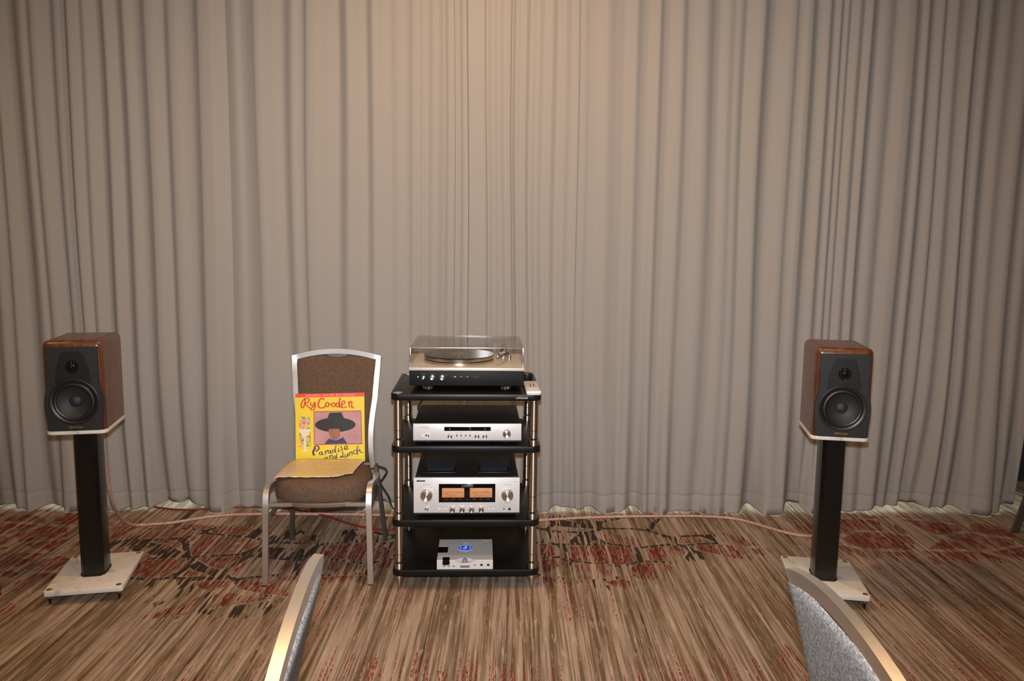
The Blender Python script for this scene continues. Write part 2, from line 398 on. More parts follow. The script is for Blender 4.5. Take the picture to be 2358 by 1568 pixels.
class G:
    """collects shapes into one bmesh"""
    def __init__(self): self.bm = bmesh.new()
    def add(self, other, mx=None):
        if mx is not None: bmesh.ops.transform(other, matrix=mx, verts=other.verts)
        me = bpy.data.meshes.new('tmp'); other.to_mesh(me); other.free()
        self.bm.from_mesh(me); bpy.data.meshes.remove(me)
        return self
    def box(self, c, s, bev=0.0, seg=2, mx=None):
        b = bmesh.new(); bmesh.ops.create_cube(b, size=1.0)
        bmesh.ops.transform(b, matrix=Matrix.Translation(c) @ Matrix.Diagonal((s[0], s[1], s[2], 1)), verts=b.verts)
        if bev: bmesh.ops.bevel(b, geom=list(b.edges), offset=bev, segments=seg, affect='EDGES', profile=0.5)
        return self.add(b, mx)
    def lathe(self, prof, n=24, mx=None, cap=True):
        b = bmesh.new(); rings = []
        for r, z in prof:
            if r < 1e-6: rings.append([b.verts.new((0, 0, z))])
            else: rings.append([b.verts.new((r * math.cos(2 * PI * k / n), r * math.sin(2 * PI * k / n), z)) for k in range(n)])
        for a, c in zip(rings, rings[1:]):
            for k in range(n):
                k2 = (k + 1) % n
                if len(a) == 1 and len(c) == 1: continue
                if len(a) == 1: b.faces.new((a[0], c[k2], c[k]))
                elif len(c) == 1: b.faces.new((a[k], a[k2], c[0]))
                else: b.faces.new((a[k], a[k2], c[k2], c[k]))
        if cap:
            if len(rings[0]) > 1: b.faces.new(rings[0][::-1])
            if len(rings[-1]) > 1: b.faces.new(rings[-1])
        bmesh.ops.recalc_face_normals(b, faces=b.faces)
        return self.add(b, mx)
    def sweep(self, pts, prof, hint, closed=False, mx=None, cap=True):
        """profile (a,b) swept along pts: a along hint x tangent, b along hint; corners are mitred"""
        b = bmesh.new(); P = [Vector(p) for p in pts]; n = len(P); rings = []
        for i, p in enumerate(P):
            t0 = (P[i] - P[i - 1]).normalized() if (i > 0 or closed) else None
            t1 = (P[(i + 1) % n] - P[i]).normalized() if (i < n - 1 or closed) else None
            if t0 is None: t0 = t1
            if t1 is None: t1 = t0
            t = (t0 + t1).normalized(); sc = 1.0 / max(0.35, t.dot(t0))
            h = Vector(hint(i) if callable(hint) else hint)
            side = h.cross(t).normalized(); up = t.cross(side).normalized()
            bend = (t1 - t0)
            ks = sc if bend.length > 1e-4 and abs(bend.normalized().dot(side)) > 0.5 else 1.0
            ku = sc if bend.length > 1e-4 and abs(bend.normalized().dot(up)) > 0.5 else 1.0
            rings.append([b.verts.new(p + side * (a * ks) + up * (c * ku)) for a, c in prof])
        m = len(prof)
        rng = range(n if closed else n - 1)
        for i in rng:
            A, Bq = rings[i], rings[(i + 1) % n]
            for k in range(m): b.faces.new((A[k], A[(k + 1) % m], Bq[(k + 1) % m], Bq[k]))
        if cap and not closed:
            b.faces.new(rings[0][::-1]); b.faces.new(rings[-1])
        bmesh.ops.recalc_face_normals(b, faces=b.faces)
        return self.add(b, mx)
    def tube(self, pts, r, n=10, mx=None):
        P = [Vector(p) for p in pts]
        b = bmesh.new(); rings = []; up = Vector((0, 0, 1))
        for i, p in enumerate(P):
            t = (P[min(i + 1, len(P) - 1)] - P[max(i - 1, 0)]).normalized()
            if abs(t.dot(up)) > 0.95: up = Vector((0, 1, 0.01)) if abs(t.y) < 0.9 else Vector((1, 0, 0))
            s = t.cross(up).normalized(); u = s.cross(t).normalized(); up = u
            rr = r[i] if isinstance(r, (list, tuple)) else r
            rings.append([b.verts.new(p + (s * math.cos(2 * PI * k / n) + u * math.sin(2 * PI * k / n)) * rr) for k in range(n)])
        for A, Bq in zip(rings, rings[1:]):
            for k in range(n): b.faces.new((A[k], A[(k + 1) % n], Bq[(k + 1) % n], Bq[k]))
        b.faces.new(rings[0][::-1]); b.faces.new(rings[-1])
        bmesh.ops.recalc_face_normals(b, faces=b.faces)
        return self.add(b, mx)
    def prism(self, poly, z0, z1, mx=None, bev=0.0, seg=2):
        """polygon in xy raised from z0 to z1"""
        b = bmesh.new()
        lo = [b.verts.new((x, y, z0)) for x, y in poly]; hi = [b.verts.new((x, y, z1)) for x, y in poly]
        n = len(poly)
        b.faces.new(lo[::-1]); top = b.faces.new(hi)
        for k in range(n): b.faces.new((lo[k], lo[(k + 1) % n], hi[(k + 1) % n], hi[k]))
        bmesh.ops.recalc_face_normals(b, faces=b.faces)
        if bev:
            es = [e for e in b.edges if abs(e.verts[0].co.z - e.verts[1].co.z) < 1e-7]
            bmesh.ops.bevel(b, geom=es, offset=bev, segments=seg, affect='EDGES', profile=0.5)
        return self.add(b, mx)
    def loft(self, rings, mx=None, cap=True):
        b = bmesh.new(); RR = [[b.verts.new(p) for p in r] for r in rings]; n = len(rings[0])
        for A, Bq in zip(RR, RR[1:]):
            for k in range(n): b.faces.new((A[k], A[(k + 1) % n], Bq[(k + 1) % n], Bq[k]))
        if cap: b.faces.new(RR[0][::-1]); b.faces.new(RR[-1])
        bmesh.ops.recalc_face_normals(b, faces=b.faces)
        return self.add(b, mx)
    def build(self, name, m, parent=None, smooth=27, mx=None):
        me = bpy.data.meshes.new(name)
        if mx is not None: bmesh.ops.transform(self.bm, matrix=mx, verts=self.bm.verts)
        if smooth:
            lim = R(smooth)
            for f in self.bm.faces: f.smooth = True
            for e in self.bm.edges:
                if len(e.link_faces) == 2 and e.calc_face_angle(0) > lim: e.smooth = False
        self.bm.to_mesh(me); self.bm.free()
        me.materials.append(M[m] if isinstance(m, str) else m)
        return link(bpy.data.objects.new(name, me), parent)

FRONT = Matrix.Rotation(R(90), 4, 'X')      # lathe / prism axis z -> faces -y, poly y -> z

def at(x, y, z): return Matrix.Translation((x, y, z))

def rrect(w, h, r, n=6, cx=0.0, cy=0.0):
    out = []
    for sx, sy, a0 in ((1, 1, 0), (-1, 1, 90), (-1, -1, 180), (1, -1, 270)):
        for k in range(n + 1):
            a = R(a0 + 90.0 * k / n)
            out.append((cx + sx * (w / 2 - r) + r * math.cos(a), cy + sy * (h / 2 - r) + r * math.sin(a)))
    return out

def smooth_path(pts, k=6):
    P = [Vector(p) for p in pts]; out = []
    for i in range(len(P) - 1):
        p0, p1, p2, p3 = P[max(i - 1, 0)], P[i], P[i + 1], P[min(i + 2, len(P) - 1)]
        for j in range(k):
            t = j / k
            out.append(0.5 * ((2 * p1) + (p2 - p0) * t + (2 * p0 - 5 * p1 + 4 * p2 - p3) * t * t + (3 * p1 - p0 - 3 * p2 + p3) * t ** 3))
    out.append(P[-1])
    return out

def text_mesh(s, size, align='CENTER', shear=0.0, spacing=1.0):
    cu = bpy.data.curves.new('lettering', 'FONT'); cu.body = s; cu.size = size; cu.align_x = align
    cu.shear = shear; cu.space_character = spacing; cu.resolution_u = 3
    o = bpy.data.objects.new('lettering', cu); COL.objects.link(o)
    me = bpy.data.meshes.new_from_object(o.evaluated_get(bpy.context.evaluated_depsgraph_get()))
    bpy.data.objects.remove(o); bpy.data.curves.remove(cu)
    b = bmesh.new(); b.from_mesh(me); bpy.data.meshes.remove(me)
    return b

def lettering(s, size, m, parent, pos, align='CENTER', shear=0.0, spacing=1.0, name='lettering'):
    g = G(); g.add(text_mesh(s, size, align, shear, spacing), at(*pos) @ FRONT)
    return g.build(name, m, parent, smooth=0)

def print_marks(parent, m, rows, y, name='printed_marks'):
    """tiny unreadable legends: rows of (x, z, width, height)"""
    g = G()
    for x, z, wd, ht in rows:
        k = max(1, int(wd / 0.0035)); step = wd / k
        for i in range(k):
            g.box((x - wd / 2 + (i + 0.5) * step, y, z), (step * 0.68, 0.0004, ht))
    o = g.build(name, m, parent, smooth=0); o['kind'] = 'stuff'
    return o

def knob(parent, name, x, z, r, depth, y, m='knob', mark=True):
    g = G()
    g.lathe([(r * 1.02, 0), (r, depth * 0.15), (r * 0.97, depth * 0.85), (r * 0.88, depth), (r * 0.3, depth * 0.97), (0, depth * 0.97)], 28,
            FRONT)
    k = g.build(name, m, parent, smooth=35); k.location = (x, y, z)
    if mark:
        h = G(); h.box((0, -depth * 1.0, r * 0.6), (r * 0.09, depth * 0.06, r * 0.45))
        h.build('pointer_mark', 'recess', k, smooth=0)
    return k

def ring(parent, name, x, z, r0, r1, y, m, depth=0.002):
    g = G(); g.lathe([(r0, 0), (r1, 0), (r1, depth), (r0, depth), (r0, 0)], 28, at(x, y, z) @ FRONT, cap=False)
    return g.build(name, m, parent, smooth=35)

def disc(parent, name, x, z, r, y, m, depth=0.001):
    g = G(); g.lathe([(r, 0), (r, depth), (0, depth)], 20, at(x, y, z) @ FRONT)
    return g.build(name, m, parent, smooth=35)

# ------------------------------------------------------------------ the room
def slab(name, c, s, m, label=None):
    o = G().box(c, s).build(name, m, None, smooth=0); o['kind'] = 'structure'
    if label: o['label'] = label
    return o

RX0, RX1, RY0, RY1, RZ = -3.7, 3.7, -3.6, 4.72, 3.15
slab('floor', ((RX0 + RX1) / 2, (RY0 + RY1) / 2, -0.05), (RX1 - RX0, RY1 - RY0, 0.1), 'carpet', 'brown streaked hotel carpet with red cobbles and dark dashes')
slab('ceiling', ((RX0 + RX1) / 2, (RY0 + RY1) / 2, RZ + 0.05), (RX1 - RX0, RY1 - RY0, 0.1), 'ceiling')
slab('wall_left', (RX0 - 0.05, (RY0 + RY1) / 2, RZ / 2), (0.1, RY1 - RY0, RZ), 'plaster')
slab('wall_right', (RX1 + 0.05, (RY0 + RY1) / 2, RZ / 2), (0.1, RY1 - RY0, RZ), 'plaster')
slab('wall_front', (0, RY0 - 0.05, RZ / 2), (RX1 - RX0, 0.1, RZ), 'plaster')
slab('wall_back', (0, RY1 + 0.05, RZ / 2), (RX1 - RX0, 0.1, RZ), 'dark_wall')
win = slab('window_1', (0, RY1 - 0.02, 1.3), (5.7, 0.03, 2.5), 'glass', 'pale window pane behind the closed curtains')
for i in range(5):
    G().box((-2.8 + i * 1.4, RY1 - 0.05, 1.3), (0.06, 0.06, 2.56), 0.004).build('window_frame', 'dark_wall', win, smooth=0)

# ceiling downlights (warm), each a lamp with trim ring, glowing lens and its own light
for lx, ly, watt in [(-0.1, 3.0, 24), (-2.6, 2.1, 9.5), (-0.7, 2.1, 9.5), (1.2, 2.1, 9.5), (-1.6, -0.4, 9.5), (0.1, -0.4, 9.5), (1.8, -0.4, 9.5)]:
    t = thing('ceiling_downlight', 'round recessed warm downlight in the ceiling', 'ceiling light', (lx, ly, RZ), group='recessed ceiling downlights')
    G().lathe([(0.085, -0.012), (0.11, -0.012), (0.112, 0.0), (0.085, 0.0), (0.085, -0.012)], 32, cap=False).build('trim_ring', 'ceiling', t)
    G().lathe([(0.084, -0.006), (0.0, -0.006)], 32, cap=False).build('glowing_lens_offscreen', 'lamp_glow', t)
    L = add_light('downlight_lamp_offscreen', 'AREA', (0, 0, -0.014), watt, (1.0, 0.61, 0.31), shape='DISK', size=0.16)
    L.parent = t

# ------------------------------------------------------------------ curtains
# fold profile: (x in metres along the track, depth of the fold in cm)
def fold_x(px):
    return (px - 1179.0) * 0.002185 - 0.013
LEFT_FOLDS = [(-60, 0), (-45, 4), (-20, .5), (0, 3.5), (15, .5), (26, 1.5), (32, 5), (38, 1), (50, 0), (84, 4), (95, 2.5), (103, .3),
    (118, 4), (130, .5), (146, 0), (152, 1.5), (158, 5), (170, 1.5), (176, .5), (183, 1), (191, 7), (199, 1.5), (205, .8), (209, 1.2), (214, .5),
    (224, 3.5), (236, .5), (250, .8), (270, 4.5), (281, .8), (292, .3), (313, 4.5), (327, .8), (335, .4), (345, 1.8), (364, 4), (377, 1.2),
    (392, .2), (400, .8), (412, 4), (425, 1.5), (440, .3), (455, 1), (478, 3.5), (495, 1), (517, 0), (536, .6), (539, 3), (550, 2.6), (558, 1.6),
    (567, .6), (580, 1.8), (593, 2.6), (608, 3.5), (620, .5), (640, 1.2), (655, .7), (679, 3.5), (697, .5), (708, 1.5), (720, 4), (728, 1.5),
    (742, .3), (760, 1), (778, .2), (801, 3.5), (819, .3), (832, 1), (844, .4), (862, 3.5), (875, .4), (884, 1.2), (898, .3), (913, 2.2),
    (930, .5), (949, 3), (961, .2), (972, 2), (979, .5), (989, 3), (1005, .2), (1013, 1), (1016, 3.2), (1021, .6), (1025, 3), (1036, .2),
    (1046, .8), (1049, 4), (1060, 3.5), (1066, 1.5), (1071, 1), (1079, 2.2), (1092, 3.2)]
RIGHT_FOLDS = [(1078, 1.6), (1080, .3), (1101, -.5), (1117, .2), (1122, 3), (1136, .9), (1150, 2.6), (1165, .3), (1176, 1), (1179, 4), (1190, .5),
    (1199, 1.5), (1208, .3), (1220, 3), (1236, .3), (1250, 2), (1264, .3), (1279, 3.2), (1294, .5), (1309, 2.5), (1322, .6), (1327, 1), (1329, 3.5),
    (1335, .4), (1342, 1.5), (1350, 3), (1362, 2.2), (1383, .3), (1406, 3.5), (1425, 2.5), (1444, .2), (1453, 1.5), (1462, 4), (1478, 2.2), (1493, .3),
    (1503, 1), (1510, 4.5), (1522, 2.5), (1541, .2), (1552, 1.2), (1564, 4), (1578, 2), (1597, .3), (1607, 1.5), (1627, 4), (1640, 2.5), (1655, .4),
    (1664, 1.2), (1673, 2.5), (1687, 1.5), (1699, 3.5), (1712, .6), (1722, .2), (1735, 1), (1747, 4.5), (1760, 2.5), (1772, 1), (1786, .2), (1800, 1),
    (1814, 3.5), (1825, 1.5), (1838, .2), (1842, 2), (1855, 4.5), (1870, 2), (1883, .3), (1888, 1.5), (1895, 5), (1903, 2.5), (1911, .4), (1915, 1.5),
    (1920, 7), (1925, 1.5), (1931, .4), (1937, 5), (1944, .8), (1951, .2), (1964, 4), (1977, .2), (1984, 1), (1988, 5), (1997, 3), (2007, .3), (2033, 2.8),
    (2052, .3), (2061, .6), (2070, 1), (2086, 4), (2107, .3), (2119, 4.5), (2133, 1), (2142, .3), (2150, 2), (2155, 6), (2160, 1), (2172, .3), (2186, 3),
    (2205, 1), (2215, .2), (2219, 2), (2225, 5.5), (2236, 1.5), (2245, .3), (2262, 3.5), (2287, .3), (2303, 2.2), (2330, .3), (2351, 3.5), (2370, .4),
    (2390, 3), (2412, .3), (2424, 1)]
left_pts = [(-3.66 + 0.052 * i, (0.4 if i % 2 else 3.6 + 0.8 * math.sin(i * 1.7))) for i in range(18)]
left_pts = [(x, d) for x, d in left_pts if x < fold_x(-62)] + [(fold_x(p), d) for p, d in LEFT_FOLDS]
right_pts = [(fold_x(p), d) for p, d in RIGHT_FOLDS]

def make_curtain(name, label, pts, y_off):
    xs, fs = [], []
    for (x0, d0), (x1, d1) in zip(pts, pts[1:]):
        n = max(2, int((x1 - x0) / 0.0045))
        for j in range(n):
            t = j / n; s = 0.5 - 0.5 * math.cos(PI * t); s = 0.85 * s + 0.15 * t
            xs.append(x0 + (x1 - x0) * t); fs.append((d0 + (d1 - d0) * s) * 1.0)
    xs.append(pts[-1][0]); fs.append(pts[-1][1] * 1.0)
    # the listed values say how far a face turns from the middle of the room: turn them into slopes,
    # add those up to depths, and take out the slow drift; near the middle they are depths already
    N = len(xs); mean = 2.25; dep = [0.0]
    turn = [4.0 * (max(0.0, v) / 4.0) ** 0.6 for v in fs]
    for i in range(1, N):
        dx = xs[i] - xs[i - 1]; v = 0.5 * (turn[i] + turn[i - 1])
        dep.append(dep[-1] + 0.50 * (v - mean) * dx * (1 if xs[i] > 0 else -1))
    cum = [0.0]; cx = [0.0]
    for i in range(1, N):
        dx = xs[i] - xs[i - 1]
        cum.append(cum[-1] + dep[i] * dx); cx.append(cx[-1] + dx)
    out = []; a = b = 0
    for i in range(N):
        while xs[i] - xs[a] > 0.16: a += 1
        while b < N - 1 and xs[b + 1] - xs[i] < 0.16: b += 1
        avg = (cum[b] - cum[a]) / max(1e-6, cx[b] - cx[a])
        wgt = min(1.0, max(0.0, (abs(xs[i] + 0.05) - 0.15) / 0.5))
        out.append((1 - wgt) * fs[i] * 0.0062 + wgt * (dep[i] - avg + 0.012))
    fs = out
    z_hem = 0.012
    zs = [z_hem, 0.022, 0.045, 0.065, 0.09, 0.098, 0.102, 0.106, 0.115, 0.14, 0.18] + [0.24 + 0.1 * i for i in range(29)]
    verts, faces = [], []
    n = len(xs)
    for z in zs:
        low = max(0.0, 1.0 - z / 2.6)
        for x, f in zip(xs, fs):
            sx = 0.016 * low * math.sin(2.1 * x + 0.8) + 0.010 * low * math.sin(5.3 * x + 1.9 * z) + 0.004 * math.sin(11 * x + 2.3 * z)
            amp = 0.95 + 0.25 * math.sin(3.1 * x + 1.3 * z) * low
            y = f * amp
            fl = max(0.0, 1.0 - z / 0.75) ** 1.6
            y += fl * (0.016 * mnoise.noise((x * 13.0, z * 1.2, 3.0)) + 0.12 * mnoise.noise((x * 6.3, 0.5, 7.0)) + 0.026) + f * fl * 0.5
            if 0.097 < z < 0.103: y += 0.0022
            dz = 0.0
            if z < 0.03: dz = 0.075 * mnoise.noise((x * 6.3, 0.5, 7.0)) + 0.010 * mnoise.noise((x * 21.0, 1.0, 2.0))
            X = x + sx
            y = max(y, -0.004 + 0.3 * min(0.0, y + 0.004))
            verts.append((X, 4.022 + 0.023 * X + y_off + y, max(0.003, z + dz)))
    for r in range(len(zs) - 1):
        for k in range(n - 1):
            a = r * n + k
            faces.append((a, a + 1, a + 1 + n, a + n))
    me = bpy.data.meshes.new(name); me.from_pydata(verts, [], faces); me.update()
    for p in me.polygons: p.use_smooth = True
    me.materials.append(M['curtain'])
    o = link(bpy.data.objects.new(name, me))
    so = o.modifiers.new('cloth_thickness', 'SOLIDIFY'); so.thickness = 0.0016; so.offset = 1.0
    return tag(o, label, 'curtain', 'floor length curtains')

make_curtain('curtain', 'pleated grey-beige curtain hanging behind the album chair', left_pts, 0.012)
make_curtain('curtain', 'pleated grey-beige curtain with the broad flat edge fold above the turntable', right_pts, 0.0)

# ------------------------------------------------------------------ equipment rack
RACK = thing('equipment_rack', 'black four-shelf equipment rack on brushed metal columns', 'rack', (-0.190, 3.365, 0), R(2.3))
SH = [(0.818, 0.0265, 0.604), (0.604, 0.0265, 0.603), (0.296, 0.0265, 0.602), (0.085, 0.0265, 0.600)]
SHELF_MESH = None
for z, th, wd in SH:
    G().prism(rrect(wd, 0.505, 0.034, 8), z - th, z, bev=0.0025).build('shelf', 'rack_black', RACK)
def column(x, y, z0, z1):
    h = z1 - z0; r = 0.0172
    base = min(0.022, h * 0.12)
    g = G()
    zg = z0 + h * 0.335
    g.lathe([(0.0205, z0), (0.0205, z0 + base * 0.8), (0.019, z0 + base), (0.0125, z0 + base + 0.001), (0.0125, z0 + base + 0.007), (r, z0 + base + 0.009),
             (r, zg - 0.0012), (r - 0.002, zg - 0.0011), (r - 0.002, zg + 0.0011), (r, zg + 0.0012), (r, z1)], 32)
    c = g.build('column', 'rack_metal', RACK, smooth=25); c.location = (x, y, 0)
    G().lathe([(r - 0.0016, zg - 0.001), (r - 0.0016, zg + 0.001)], 28, cap=False).build('column_groove_shade', 'rubber', c)  # painted shade: black sheet lining the groove, not a rubber ring
    G().lathe([(0.013, z0 + base + 0.0015), (0.013, z0 + base + 0.0065)], 28, cap=False).build('column_neck_shade', 'rubber', c)  # black sleeve that paints the neck gap in shade, no rubber part
CX, CY = 0.2735, 0.225
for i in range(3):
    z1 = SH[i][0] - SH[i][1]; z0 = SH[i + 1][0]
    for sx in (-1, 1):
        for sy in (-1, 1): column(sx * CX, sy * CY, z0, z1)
for sx in (-1, 1):
    for sy in (-1, 1):
        G().lathe([(0.0, 0.0), (0.0035, 0.0), (0.012, 0.026), (0.019, 0.044), (0.0205, 0.05), (0.0205, 0.0585)], 28).build('spike_foot', 'rack_metal', RACK).location = (sx * CX, sy * CY, 0)
        G().lathe([(0.019, 0.818), (0.019, 0.8192), (0.0175, 0.8198), (0.0, 0.8198)], 28, at(sx * CX, sy * CY, 0)).build('column_cap', 'chair_metal', RACK)
lettering('solidsteel', 0.0125, 'print_white', RACK, (0.2225, -0.2531, 0.8005), name='brand_lettering')
print_marks(RACK, 'print_grey', [(0.229, 0.8125, 0.03, 0.0018)], -0.2532)

# ------------------------------------------------------------------ turntable
TT = thing('turntable', 'silver-topped turntable with black front on the top shelf', 'turntable', (-0.1885, 3.37, 0.818), R(2.0))
W, D = 0.463, 0.40
yf = -D / 2
G().box((0, 0, 0.0545), (W, D, 0.062), 0.002).build('chassis', 'tt_front', TT)
G().box((0, 0, 0.0915), (W + 0.001, D + 0.001, 0.0118), 0.0012).build('top_plate', 'tt_top', TT)
G().box((0, yf - 0.001, 0.0915), (W + 0.0012, 0.0014, 0.0115), 0.0004).build('front_trim', 'tt_top', TT)
for sx in (-1, 1):
    for sy in (-1, 1):
        G().lathe([(0.021, 0), (0.025, 0.004), (0.024, 0.016), (0.018, 0.0235)], 28, at(sx * 0.157, sy * 0.15, 0)).build('foot', 'chrome', TT)
px0, pz0 = -0.037, 0.0974
PY = -0.002
g = G(); g.lathe([(0.135, 0), (0.148, 0.0), (0.149, 0.009), (0.144, 0.0095), (0.144, 0.0125), (0, 0.0125)], 64, at(px0, PY, pz0)); sub = g.build('sub_platter', 'platter', TT, smooth=30)
g = G(); g.lathe([(0.145, 0.010), (0.145, 0.0125)], 64, at(px0, PY, pz0), cap=False); g.build('drive_belt', 'rubber', TT)
g = G(); g.lathe([(0.144, 0.0125), (0.149, 0.0135), (0.1495, 0.025), (0.147, 0.0265), (0, 0.0265)], 64, at(px0, PY, pz0)); g.build('platter', 'platter', TT, smooth=30)
g = G(); g.lathe([(0.0035, 0.0265), (0.0035, 0.050), (0.001, 0.053), (0, 0.053)], 16, at(px0, PY, pz0)); g.build('spindle', 'brass', TT)
kz = 0.058
KNOBS = [(-0.174, 0.0068), (-0.139, 0.0102), (-0.099, 0.0102)]
for x, r in KNOBS: knob(TT, 'control_knob', x, kz, r, 0.012, yf, mark=False)
disc(TT, 'indicator_lamp', -0.1965, kz + 0.0015, 0.0022, yf, 'blue_led', 0.0012)
disc(TT, 'indicator_lamp', -0.047, kz + 0.003, 0.0020, yf, 'yellow_led', 0.0012)
disc(TT, 'indicator_lamp', -0.022, kz + 0.003, 0.0016, yf, 'amber_led', 0.0012)
disc(TT, 'indicator_lamp', 0.003, kz + 0.003, 0.0016, yf, 'amber_led', 0.0012)
print_marks(TT, 'print_grey', [(-0.174, kz + 0.0155, 0.02, 0.0014), (-0.139, kz + 0.0155, 0.021, 0.0014), (-0.099, kz + 0.0155, 0.005, 0.0014),
            (-0.088, kz + 0.0135, 0.005, 0.0014), (-0.082, kz + 0.007, 0.005, 0.0014), (-0.047, kz + 0.0085, 0.005, 0.0013), (-0.022, kz + 0.0085, 0.005, 0.0013),
            (0.003, kz + 0.0085, 0.005, 0.0013), (0.035, kz + 0.003, 0.027, 0.0014), (-0.035, kz + 0.003, 0.014, 0.0006), (-0.009, kz + 0.003, 0.014, 0.0006),
            (0.013, kz + 0.003, 0.008, 0.0006), (-0.059, kz + 0.003, 0.012, 0.0006)], yf - 0.0003)
# tonearm
ta = G(); ta.lathe([(0.024, 0), (0.024, 0.010), (0.018, 0.012), (0.017, 0.028), (0.020, 0.030), (0.020, 0.034), (0, 0.034)], 28, at(0.155, 0.075, pz0))
arm_base = ta.build('tonearm_base', 'chrome', TT)
G().box((0.155, 0.075, pz0 + 0.043), (0.026, 0.030, 0.020), 0.004).build('bearing_housing', 'satin_black', arm_base)
G().tube(smooth_path([(0.155, 0.135, pz0 + 0.044), (0.155, 0.075, pz0 + 0.044), (0.158, 0.0, pz0 + 0.044), (0.148, -0.07, pz0 + 0.044), (0.130, -0.115, pz0 + 0.041)], 5), 0.0048, 10).build('tonearm_tube', 'chrome', TT)
G().lathe([(0.0, 0), (0.014, 0), (0.015, 0.004), (0.015, 0.022), (0.012, 0.026), (0, 0.026)], 24, at(0.155, 0.150, pz0 + 0.044) @ FRONT).build('counterweight', 'chrome', TT)
hs = G(); hs.box((0.126, -0.124, pz0 + 0.039), (0.017, 0.030, 0.006), 0.0015, mx=None); head = hs.build('headshell', 'chrome', TT)
G().box((0.126, -0.128, pz0 + 0.0325), (0.014, 0.018, 0.0085), 0.0012).build('cartridge', 'red_plastic', head)
G().lathe([(0.008, 0), (0.008, 0.026), (0.005, 0.028), (0, 0.028)], 20, at(0.178, -0.01, pz0)).build('arm_rest', 'chrome', TT)
G().tube([(0.178, -0.01, pz0 + 0.027), (0.164, -0.012, pz0 + 0.037)], 0.003, 8).build('arm_clip', 'satin_black', TT)
# dust cover: four walls and a lid of clear acrylic
LW, LD, LZ0, LZ1, LT = 0.458, 0.392, 0.0980, 0.1790, 0.0035
lid = G()
lid.box((0, -LD / 2 + LT / 2, (LZ0 + LZ1) / 2), (LW, LT, LZ1 - LZ0), 0.0008)
lid.box((0, LD / 2 - LT / 2, (LZ0 + LZ1) / 2), (LW, LT, LZ1 - LZ0), 0.0008)
for s in (-1, 1): lid.box((s * (LW / 2 - LT / 2), 0, (LZ0 + LZ1) / 2), (LT, LD - 2 * LT - 0.0004, LZ1 - LZ0), 0.0008)
lid.box((0, 0, LZ1 - LT / 2 + 0.0003), (LW - 2 * LT - 0.0004, LD - 2 * LT - 0.0004, LT), 0.0008)
LIDO = lid.build('dust_cover', 'acrylic', TT, smooth=0)
for sx in (-1, 1):
    for sy in (-1, 1):
        G().box((sx * (LW / 2 - 0.0016), sy * (LD / 2 - 0.0016), (LZ0 + LZ1) / 2), (0.0042, 0.0042, LZ1 - LZ0), 0.001).build('cover_edge', 'edge_acrylic', LIDO)
    G().box((sx * (LW / 2 - 0.0016), 0, LZ1 - 0.0016), (0.0042, LD - 0.009, 0.0042), 0.001).build('cover_edge', 'edge_acrylic', LIDO)
for sy in (-1, 1):
    G().box((0, sy * (LD / 2 - 0.0016), LZ1 - 0.0014), (LW - 0.009, 0.0036, 0.0036), 0.001).build('cover_edge', 'edge_acrylic', LIDO)
g2 = G(); bm2 = text_mesh('LUXMAN', 0.0062)
g2.add(bm2, at(0.143, -LD / 2 - 0.0002, 0.1585) @ FRONT)
g2.build('cover_lettering', 'print_white', LIDO, smooth=0)
g3 = G(); rr_ = rrect(0.029, 0.020, 0.005, 5)
g3.sweep([(0.143 + x, -LD / 2 - 0.0003, 0.1605 + y) for x, y in rr_], [(-0.0004, -0.0002), (0.0004, -0.0002), (0.0004, 0.0002), (-0.0004, 0.0002)], (0, -1, 0), closed=True)
g3.build('cover_emblem', 'print_grey', LIDO, smooth=0)

# record on the platter
RM = Matrix.Rotation(R(2.0), 4, 'Z') @ Vector((px0, PY, 0))
REC = thing('vinyl_record', 'black vinyl record lying on the turntable platter', 'record', (-0.1885 + RM.x, 3.37 + RM.y, 0.818 + pz0 + 0.0267))
G().lathe([(0.0042, 0), (0.150, 0.0), (0.151, 0.0012), (0.150, 0.0024), (0.052, 0.0021), (0.0042, 0.0024), (0.0042, 0)], 64, cap=False).build('disc', 'vinyl', REC, smooth=30)
G().lathe([(0.0045, 0.0025), (0.049, 0.0025), (0.049, 0.0022)], 48, cap=False).build('record_label', 'print_grey', REC, smooth=30)

# remote control and puck on the top shelf
RC = thing('remote_control', 'slim tan and silver remote control beside the turntable', 'remote', (0.083, 3.232, 0.818), R(3.0))
g = G(); g.prism(rrect(0.058, 0.235, 0.006, 4), 0.0, 0.0145, bev=0.002); g.build('body', 'silver', RC)
ep = [(-0.029, 0.0165), (-0.0295, 0.012), (-0.027, 0.004), (-0.022, 0.0008), (0.022, 0.0008), (0.027, 0.004), (0.0295, 0.012), (0.029, 0.0165)]
g = G(); g.prism(ep, 0.0, 0.008, at(0, -0.1175, 0) @ FRONT, bev=0.0012); g.build('end_cap', 'silver', RC)
for x, y, l in [(-0.016, 0.0, 0.004), (-0.004, 0.01, 0.07), (0.010, 0.015, 0.07), (-0.015, -0.035, 0.004), (-0.016, 0.03, 0.004)]:
    G().box((x, y, 0.0147), (0.004, l, 0.0012), 0.0004).build('button', 'rubber', RC)
PK = G(); PK.lathe([(0.0, 0.0), (0.024, 0.0), (0.026, 0.004), (0.026, 0.030), (0.022, 0.034), (0, 0.034)], 32)
o = PK.build('record_puck', 'satin_black'); o.location = (0.068, 3.44, 0.818)
tag(o, 'small round black puck behind the remote control', 'puck')

